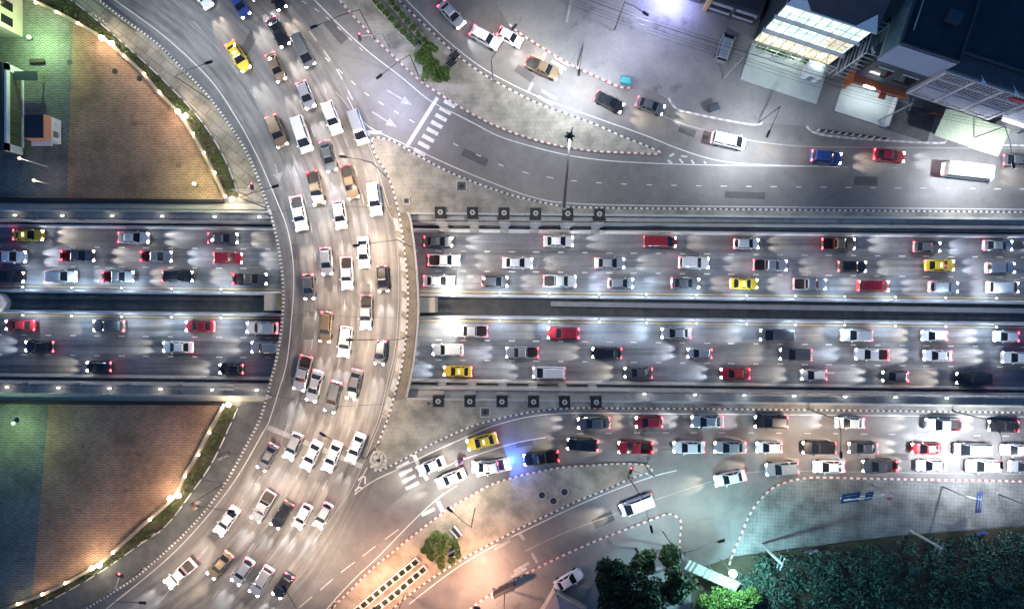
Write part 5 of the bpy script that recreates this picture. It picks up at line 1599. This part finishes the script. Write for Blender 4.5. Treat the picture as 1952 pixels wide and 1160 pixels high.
# ------------------------------------------------------------------ planting
def planter(px, py, rz, label, group, full):
    r = empty('planter_box', G(px, py, .14), rz)
    m = MB(); 
    for c, s in (((0, .42), (1.1, .1)), ((0, -.42), (1.1, .1)), ((.5, 0), (.1, .74)), ((-.5, 0), (.1, .74))): m.box((c[0], c[1], .28), (s[0], s[1], .56))
    m.build('box', M['concrete_white'] if not full else M['concrete'], r)
    m = MB(); m.box((0, 0, .25), (.9, .74, .42)); m.build('soil', M['soil'], r)
    o = bpy.data.objects.new('shrub', SHRUB[full][random.randrange(3)]); COL.objects.link(o); o.parent = r; o.location = (0, 0, .5); o.rotation_euler = (0, 0, random.random() * 6)
    return tag(r, label, 'planter', group)
SHRUB = {0: [], 1: []}
for k in range(3):
    m = MB(); m.leaves((0, 0, .35), (.55, .46, .5), 170, .13); o = m.build('shrub', M['leaf']); SHRUB[1].append(o.data); bpy.data.objects.remove(o)
    m = MB(); m.leaves((0, .1, .05), (.42, .3, .16), 70 if k else 110, .1); o = m.build('shrub', M['leaf_hedge']); SHRUB[0].append(o.data); bpy.data.objects.remove(o)
ra_, rb_ = [(708, -6), (722, 12), (738, 29), (752, 45), (770, 64), (790, 84), (803, 100)], [(738, -2), (752, 14), (768, 33), (783, 50), (798, 68), (812, 84), (820, 96)]
for nm, rw in (('inner', ra_), ('outer', rb_)):
    q = resample(wpts(rw, 0, 6), 1.22)
    for i, p in enumerate(q[:-1]):
        d = q[i + 1] - p
        planter(p.x / S + 976, 580 - p.y / S, math.atan2(d.y, d.x), f'leafy planter box in the {nm} row on the shrub island, {ORD[i]} from the top', 'planter boxes on the shrub island', 1)
for nm, rw in (('upper', [(684, 1158), (720, 1127), (760, 1094), (805, 1058)]), ('lower', [(710, 1162), (745, 1136), (780, 1106), (822, 1070)])):
    q = resample(wpts(rw, 0, 6), 1.22)
    for i, p in enumerate(q[:-1]):
        d = q[i + 1] - p
        planter(p.x / S + 976, 580 - p.y / S, math.atan2(d.y, d.x), f'white edged planter box in the {nm} row on the planter island, {ORD[i]} from the bottom', 'planter boxes on the planter island', 0)

def tree(px, py, h, r, label, mat, n=420, leaf=.16, group=None, name='tree', cat='tree', z0=.14, spread=.75, trunk=.09):
    root = empty(name, G(px, py, z0))
    m = MB(); m.tube([(0, 0, 0), (.05, .03, h * .4), (0, .04, h * .75)], trunk, 0, 6, trunk * .5)
    for k in range(5):
        a = k * 1.26 + random.random(); m.tube([(0, .02, h * .45), (math.cos(a) * r * .5, math.sin(a) * r * .5, h * .75)], trunk * .45, 0, 5, trunk * .15)
    m.build('trunk', M['bark'], root)
    m = MB(); k = max(5, int(r * 6))
    rd = name == 'round_tree'
    for i in range(k):
        a = random.random() * 6.28; rr = r * (.45 if rd else spread) * math.sqrt(random.random())
        s = r * (random.uniform(.55, .7) if rd else random.uniform(.34, .55))
        m.leaves((math.cos(a) * rr, math.sin(a) * rr, h - s * .8 - random.random() * h * .18 - rr * .2), (s, s, s * .8), n // k, leaf)
    m.build('crown', mat, root)
    return tag(root, label, cat, group)
NT = [(806, 112, 1.1), (822, 100, 1.0), (827, 120, .95), (815, 128, .9), (822, 148, 1.15), (838, 152, 1.0), (830, 140, .8), (850, 148, .9), (812, 122, .7)]
for i, (a, b, r) in enumerate(NT):
    tree(a, b, 1.9 + r * .6, r * 1.2, f'round leafy bush, {ORD[i]} from the west in the clump on the shrub island', M['leaf'], 900, .17, 'bushes in the clump on the shrub island', 'bush', 'bush')
ST = [(834, 1012, .95), (850, 1014, .9), (822, 1026, .9), (814, 1038, .85), (826, 1048, .9), (842, 1058, .85), (846, 1036, 1.25), (868, 1024, .75), (872, 1036, .6), (876, 1048, .6), (862, 1060, .75), (844, 1072, .7)]
names_ = ['north western', 'northern', 'western upper', 'western', 'western lower', 'southern', 'large central', 'north eastern', 'small eastern', 'far eastern', 'south eastern', 'southernmost']
for (a, b, r), nm in zip(ST, names_):
    tree(a, b, 1.6 + r * .9, r * .95, f'{nm} round tree in the clump on the planter island', M['leaf_bright'], 1800, .12, 'round trees in the clump on the planter island', 'round_tree', 'tree')
for (a, b, rz, lb) in ((868, 108, 40, 'upper'), (862, 122, 40, 'lower')):
    g = empty('slatted_bench', G(a, b, .14), R(rz))
    m = MB()
    for k in range(3): m.box((0, -.35 + k * .35, .45), (1.6, .24, .06))
    m.build('seat', M['trim'], g)
    m = MB()
    for s in (-.7, .7): m.box((s, 0, .21), (.08, .9, .42))
    m.build('leg', M['white_steel'], g)
    tag(g, f'{lb} dark slatted bench beside the bush clump on the shrub island', 'bench')
for (a, b, rz, lb) in ((866, 1052, 28, 'eastern'), (870, 1012, -50, 'northern')):
    g = empty('slatted_bench', G(a, b, .14), R(rz))
    m = MB(); m.box((0, 0, .45), (1.7, .45, .06)); m.build('seat', M['trim'], g)
    m = MB(); m.box((0, .4, .3), (1.8, .14, .5)); m.box((0, -.4, .3), (1.8, .14, .5)); m.build('side_frame', M['white_steel'], g)
    tag(g, f'{lb} dark bench with white frame beside the round trees', 'bench')

# trees at the lower edge
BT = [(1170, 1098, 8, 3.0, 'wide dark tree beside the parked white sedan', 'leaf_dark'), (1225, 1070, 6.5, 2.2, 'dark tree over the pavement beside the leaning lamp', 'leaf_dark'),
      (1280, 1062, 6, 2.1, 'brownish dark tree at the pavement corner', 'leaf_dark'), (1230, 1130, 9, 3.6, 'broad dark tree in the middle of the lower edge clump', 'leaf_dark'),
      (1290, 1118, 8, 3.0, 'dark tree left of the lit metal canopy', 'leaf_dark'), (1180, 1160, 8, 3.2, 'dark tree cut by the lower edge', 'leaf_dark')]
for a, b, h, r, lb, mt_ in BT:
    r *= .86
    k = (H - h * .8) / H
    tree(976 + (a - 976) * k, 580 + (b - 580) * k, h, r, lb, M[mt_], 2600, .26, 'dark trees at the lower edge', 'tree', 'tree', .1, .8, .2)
for a, b, h, r, lb in ((1385, 1146, 4.5, 2.0, 'bright green tree lit by the teal floodlight, below the canopy'), (1427, 1143, 4.5, 1.8, 'bright green tree lit by the teal floodlight, right of the canopy'), (1350, 1152, 4, 1.5, 'bright green tree lit by the teal floodlight, left of the canopy')):
    k = (H - h * .8) / H
    tree(976 + (a - 976) * k, 580 + (b - 580) * k, h, r, lb, M['leaf'], 1500, .17, 'green trees around the teal floodlight', 'tree', 'tree', .1, .8, .12)

# overgrown field
m = MB()
fo = [P(a, b) for a, b in [(1318, 1088), (1390, 1062), (1480, 1050), (1700, 1022), (1952, 1003), (2300, 985), (2300, 1700), (1318, 1700)]]
m.prism([(p.x, p.y) for p in fo], 0, .05)
tag(m.build('field', M['soil']), 'dark damp ground of the overgrown field', 'field', kind='structure')
m = MB(); random.seed(5)
clumps = []
while len(clumps) < 620:
    px, py = random.uniform(1400, 2020), random.uniform(1006, 1215)
    top = 1062 - (px - 1390) * .107
    if py > top + 6 and (px > 1440 or py > 1090): clumps.append((px, py))
for px, py in clumps:
    big = random.random()
    r = random.uniform(.5, 1.3) * (1.25 if big > .8 else 1)
    c = G(px, py, r * .55 + .1 + (big > .85) * .5)
    m.leaves(c, (r, r, r * .75), int(48 * r), .17, 0, .6, .5)
tag(m.build('undergrowth', M['leaf_field']), 'mass of dark teal lit undergrowth covering the field', 'undergrowth', kind='stuff')

# ------------------------------------------------------------------ house, canopy, teal floodlight
k_ = (H - 3.6) / H
g = empty('small_house', G(976 + (1058 - 976) * k_, 580 + (1128 - 580) * k_, .14), R(-31))
m = MB(); m.box((3.1, -4.2, 1.7), (5.6, 7.6, 3.3)); m.build('wall', M['cream_wall'], g)
m = MB(); c = [Vector((0, 0, 3.5)), Vector((6.2, 0, 3.5)), Vector((6.2, -8.4, 3.5)), Vector((0, -8.4, 3.5))]
a0, a1 = Vector((3.1, -2.8, 5.3)), Vector((3.1, -5.6, 5.3))
m.poly([c[1], c[0], a0]); m.poly([c[2], c[1], a0, a1]); m.poly([c[3], c[2], a1]); m.poly([c[0], c[3], a1, a0]); m.poly(c)
m.build('roof', noisy('pale_pink_roof', (.34, .25, .22), (.42, .32, .28), 1.2, .7), g)
m = MB()
for p, q in ((c[0], a0), (c[1], a0), (a0, a1), (c[0], c[1]), (c[0], c[3]), (c[1], c[2])): m.tube([p, q], .1, 0, 5)
m.tube([c[0], c[0] + Vector((0, 0, 1.6))], .04, 0, 5)
m.build('ridge_trim', M['cream_wall'], g)
tag(g, 'small house with a pale hipped roof at the lower edge', 'house')
g = empty('metal_canopy', G(1293, 1066, .06), math.atan2(-47, 105))
m = MB(); n = 24
for k in range(n):
    a0, a1 = k * 8.0 / n, (k + 1) * 8.0 / n
    zz = lambda q: 3.4 + .12 * math.sin(q * 11)
    m.quad((a0, 0, zz(a0)), (a1, 0, zz(a1)), (a1, 1.6, zz(a1) + .5), (a0, 1.6, zz(a0) + .5))
m.build('roof', M['canopy_sheet'], g)
m = MB()
for a in (.2, 4.0, 7.7):
    m.tube([(a, .2, 0), (a, .2, 3.4)], .06, 0, 5); m.tube([(a, 1.4, 0), (a, 1.4, 3.8)], .06, 0, 5)
m.build('posts', M['steel'], g)
tag(g, 'narrow pale metal canopy lit by the teal floodlight', 'canopy')
fl = empty('floodlight', G(1372, 1064, .05))
hd = P(1397, 1092, 7.2) - Vector(fl.location)
m = MB(); m.tube([(0, 0, 0), (hd.x * .8, hd.y * .8, 6.6), (hd.x, hd.y, 7.1)], .08, 0, 6); m.build('pole', M['white_steel'], fl)
m = MB(); m.ball((hd.x, hd.y, 7.2), .5, 0, 14, 8); m.build('lamp', glow('teal_lamp', (.5, .93, 1.0), 90), fl)
point('lamp_light', hd + Vector((.3, -.2, .9)), 9500 * LAMP, (.42, .86, .94), .3, fl)
tag(fl, 'bright teal white floodlight on a thin pole above the canopy', 'floodlight')

# ------------------------------------------------------------------ signs, hatches and other street furniture
def gantry(base, h, ends, panels, label, name='road_sign'):
    r = empty(name, G(*base, .14))
    m = MB(); m.tube([(0, 0, 0), (0, 0, h)], .13, 0, 8, .1); m.build('post', M['steel'], r)
    m = MB()
    for e in ends:
        d = G(*e, 0) - G(*base, 0)
        for z in (h - .1, h - 1.0): m.tube([(0, 0, z), (d.x, d.y, z)], .05, 0, 5)
        for k in range(5):
            t = k / 5
            m.tube([(d.x * t, d.y * t, h - .1), (d.x * (t + .2), d.y * (t + .2), h - 1.0)], .025, 0, 4)
    m.build('arm', M['white_steel'], r)
    for (a, b, rz, w, hh, mat) in panels:
        d = G(a, b, 0) - G(*base, 0)
        m = MB(); Mx = Matrix.Translation((d.x, d.y, h - .5)) @ Matrix.Rotation(rz, 4, 'Z') @ Matrix.Rotation(R(-58), 4, 'X')
        m.box((0, 0, 0), (w, .1, hh), 0, 0, Mx); p = m.build('panel', mat, r)
        m = MB()
        for k, zz in enumerate((.25, -.25)):
            m.box((0, -.06, zz * hh), (w * .6, .012, .09), 0, 0, Mx)
        m.build('lettering', M['paint'], p)
    return tag(r, label, 'road sign', 'road signs on the gridded pavement')
M['sign_blue'] = plain('blue_sign_face', (.035, .05, .14), .45)
gantry((1660, 922), 6.0, [(1570, 930)], [(1585, 927, R(8), 2.6, 1.9, M['sign_blue']), (1618, 924, R(8), 1.1, 1.6, M['sign_blue'])], 'cantilever road sign with two dark blue panels')
gantry((1795, 926), 5.8, [(1818, 930)], [(1818, 936, R(84), 3.0, 1.6, M['sign_blue'])], 'cantilever road sign with one panel turned edge on, near the eastern edge')
gantry((1676, 928), 3.0, [], [(1678, 935, R(70), 1.2, 1.0, plain('red_road_sign', (.28, .05, .05), .5))], 'small red brown sign on a short post')
r = empty('signboard', G(958, 1110, .14), R(28))
m = MB()
for a in (-1.6, 1.6): m.tube([(a, 0, 0), (a, 0, 3.2)], .08, 0, 6)
m.build('posts', M['white_steel'], r)
m = MB(); m.box((.3, 0, 2.6), (3.4, .5, 1.5)); m.build('board', M['granite'], r)
tag(r, 'dark billboard seen edge on beside the orange lit street', 'signboard')
def traffic_signal(base, end, h, label, red=True):
    r = empty('traffic_signal', G(*base, .12)); d = G(*end, 0) - G(*base, 0)
    m = MB(); m.tube([(0, 0, 0), (0, 0, h)], .1, 0, 7); m.build('pole', M['steel'], r)
    m = MB(); m.tube([(0, 0, h), (d.x, d.y, h)], .06, 0, 6); m.build('arm', M['steel'], r)
    m = MB(); m.box((d.x, d.y, h - .1), (.36, 1.1, .4), math.atan2(d.y, d.x)); hb = m.build('signal_head', M['trim'], r)
    m = MB(); m.ball((d.x, d.y + .35, h + .12), .12, 0, 8, 5); m.build('red_lamp', M['tail_on'], hb)
    return tag(r, label, 'traffic signal', 'traffic signals')
traffic_signal((262, 1092), (270, 1068), 5.5, 'traffic signal showing red on the south western footpath')
traffic_signal((1232, 890), (1190, 878), 5.5, 'traffic signal at the narrow end of the planter island')
traffic_signal((470, 372), (505, 366), 5.0, 'traffic signal beside the north west corner of the bridge')
traffic_signal((742, 90), (700, 96), 5.0, 'traffic signal on the shrub island near the upper edge')
for a, b, ln, rz, lb in ((432, 868, 1.7, 25, 'near the southern bridge corner'), (305, 1012, 1.5, 22, 'at the edge of the southern garden bed'), (196, 40, 2.6, -32, 'beside the northern kerb')):
    r = empty('striped_barrier', G(a, b, .12), R(rz)); m = MB()
    n = 8
    for k in range(n): m.box((-ln / 2 + ln * (k + .5) / n, 0, .8), (ln / n, .14, .2), 0, k % 2)
    m.build('arm', [M['kerb_white'], M['kerb_black']], r)
    m = MB()
    for s in (-1, 1): m.box((s * ln * .4, 0, .36), (.1, .4, .72))
    m.build('stand', M['steel'], r)
    tag(r, f'black and white striped barrier {lb}', 'barrier')
r = empty('warning_board', G(378, 960, .12), R(65))
m = MB(); m.box((0, 0, .9), (1.3, .1, .5)); m.build('board', M['orange'], r)
m = MB()
for s in (-.5, .5): m.box((s, 0, .45), (.08, .5, .9))
m.build('stand', M['white_steel'], r)
tag(r, 'orange warning board standing on the dark south western footpath', 'warning board')
def manhole(px, py, label, r=.5, z=.145, ring=True):
    root = empty('manhole', P(px, py, z)); m = MB(); m.cyl((0, 0, 0), r, .03, 0, 20); m.build('cover', M['iron'], root)
    m = MB()
    q = [Vector((math.cos(a * PI / 12) * (r + .06), math.sin(a * PI / 12) * (r + .06), 0)) for a in range(25)]
    if ring: m.wallstrip(q, .12, 0, .02); m.build('ring', M['concrete'], root)
    return tag(root, label, 'manhole', 'manhole covers')
manhole(1033, 943, 'round dark manhole cover, western one of three on the planter island')
manhole(1076, 937, 'round dark manhole cover, eastern one of three on the planter island')
manhole(1055, 954, 'round dark manhole cover, lowest of three on the planter island')
for a, b, lb in ((219, 136, 'upper round drain cover on the northern terracotta'), (266, 150, 'lower round drain cover on the northern terracotta'), (133, 119, 'round drain cover where grey and terracotta paving meet')):
    manhole(a, b, lb, .42, .085, False)
def hatch(px, py, w, label, rz=0.0):
    r = empty('service_hatch', P(px, py, .14), rz); m = MB()
    for c, s in (((0, w / 2), (w + .2, .2)), ((0, -w / 2), (w + .2, .2)), ((w / 2, 0), (.2, w)), ((-w / 2, 0), (.2, w))): m.box((c[0], c[1], .08), (s[0], s[1], .16))
    m.build('frame', M['concrete'], r)
    m = MB(); m.box((0, 0, .04), (w - .2, w - .2, .08)); m.build('slab', M['concrete_dark'], r)
    m = MB(); m.cyl((0, 0, .08), w * .26, .03, 0, 16); m.build('cover', M['iron'], r)
    return tag(r, label, 'service hatch', 'service hatches')
hatch(775, 383, .95, 'small square service hatch near the northern bridge corner')
hatch(880, 355, 1.5, 'large square service hatch with round cover on the northern wedge island')
hatch(925, 785, 1.4, 'square service hatch with round cover on the southern wedge island')
r = empty('rockery', G(722, 876, .14))
m = MB(); q = [Vector((math.cos(a * PI / 10) * 1.15, math.sin(a * PI / 10) * 1.3, 0)) for a in range(21)]
m.wallstrip(q, .2, 0, .2); m.build('rim', M['concrete'], r)
m = MB()
for k in range(34):
    a = random.random() * 6.28; rr = random.uniform(.35, 1.0); s = random.uniform(.1, .24)
    m.ball((math.cos(a) * rr, math.sin(a) * rr * 1.1, .1), s, 0, 6, 4, .8)
m.build('stones', M['pale_stone'], r)
m = MB(); m.box((0, 0, .12), (.5, .42, .2)); m.build('pit', M['iron'], r)
tag(r, 'small round rockery of pale stones at the point of the southern wedge island', 'rockery')
r = empty('bollard', G(819, 766, .14)); m = MB(); m.cyl((0, 0, 0), .2, .8, 0, 10, .17); m.build('post', M['concrete_white'], r); m = MB(); m.cyl((0, 0, .8), .22, .1, 0, 10); m.build('cap', M['trim'], r)
tag(r, 'white bollard with dark cap beside the first southern pillar', 'bollard')
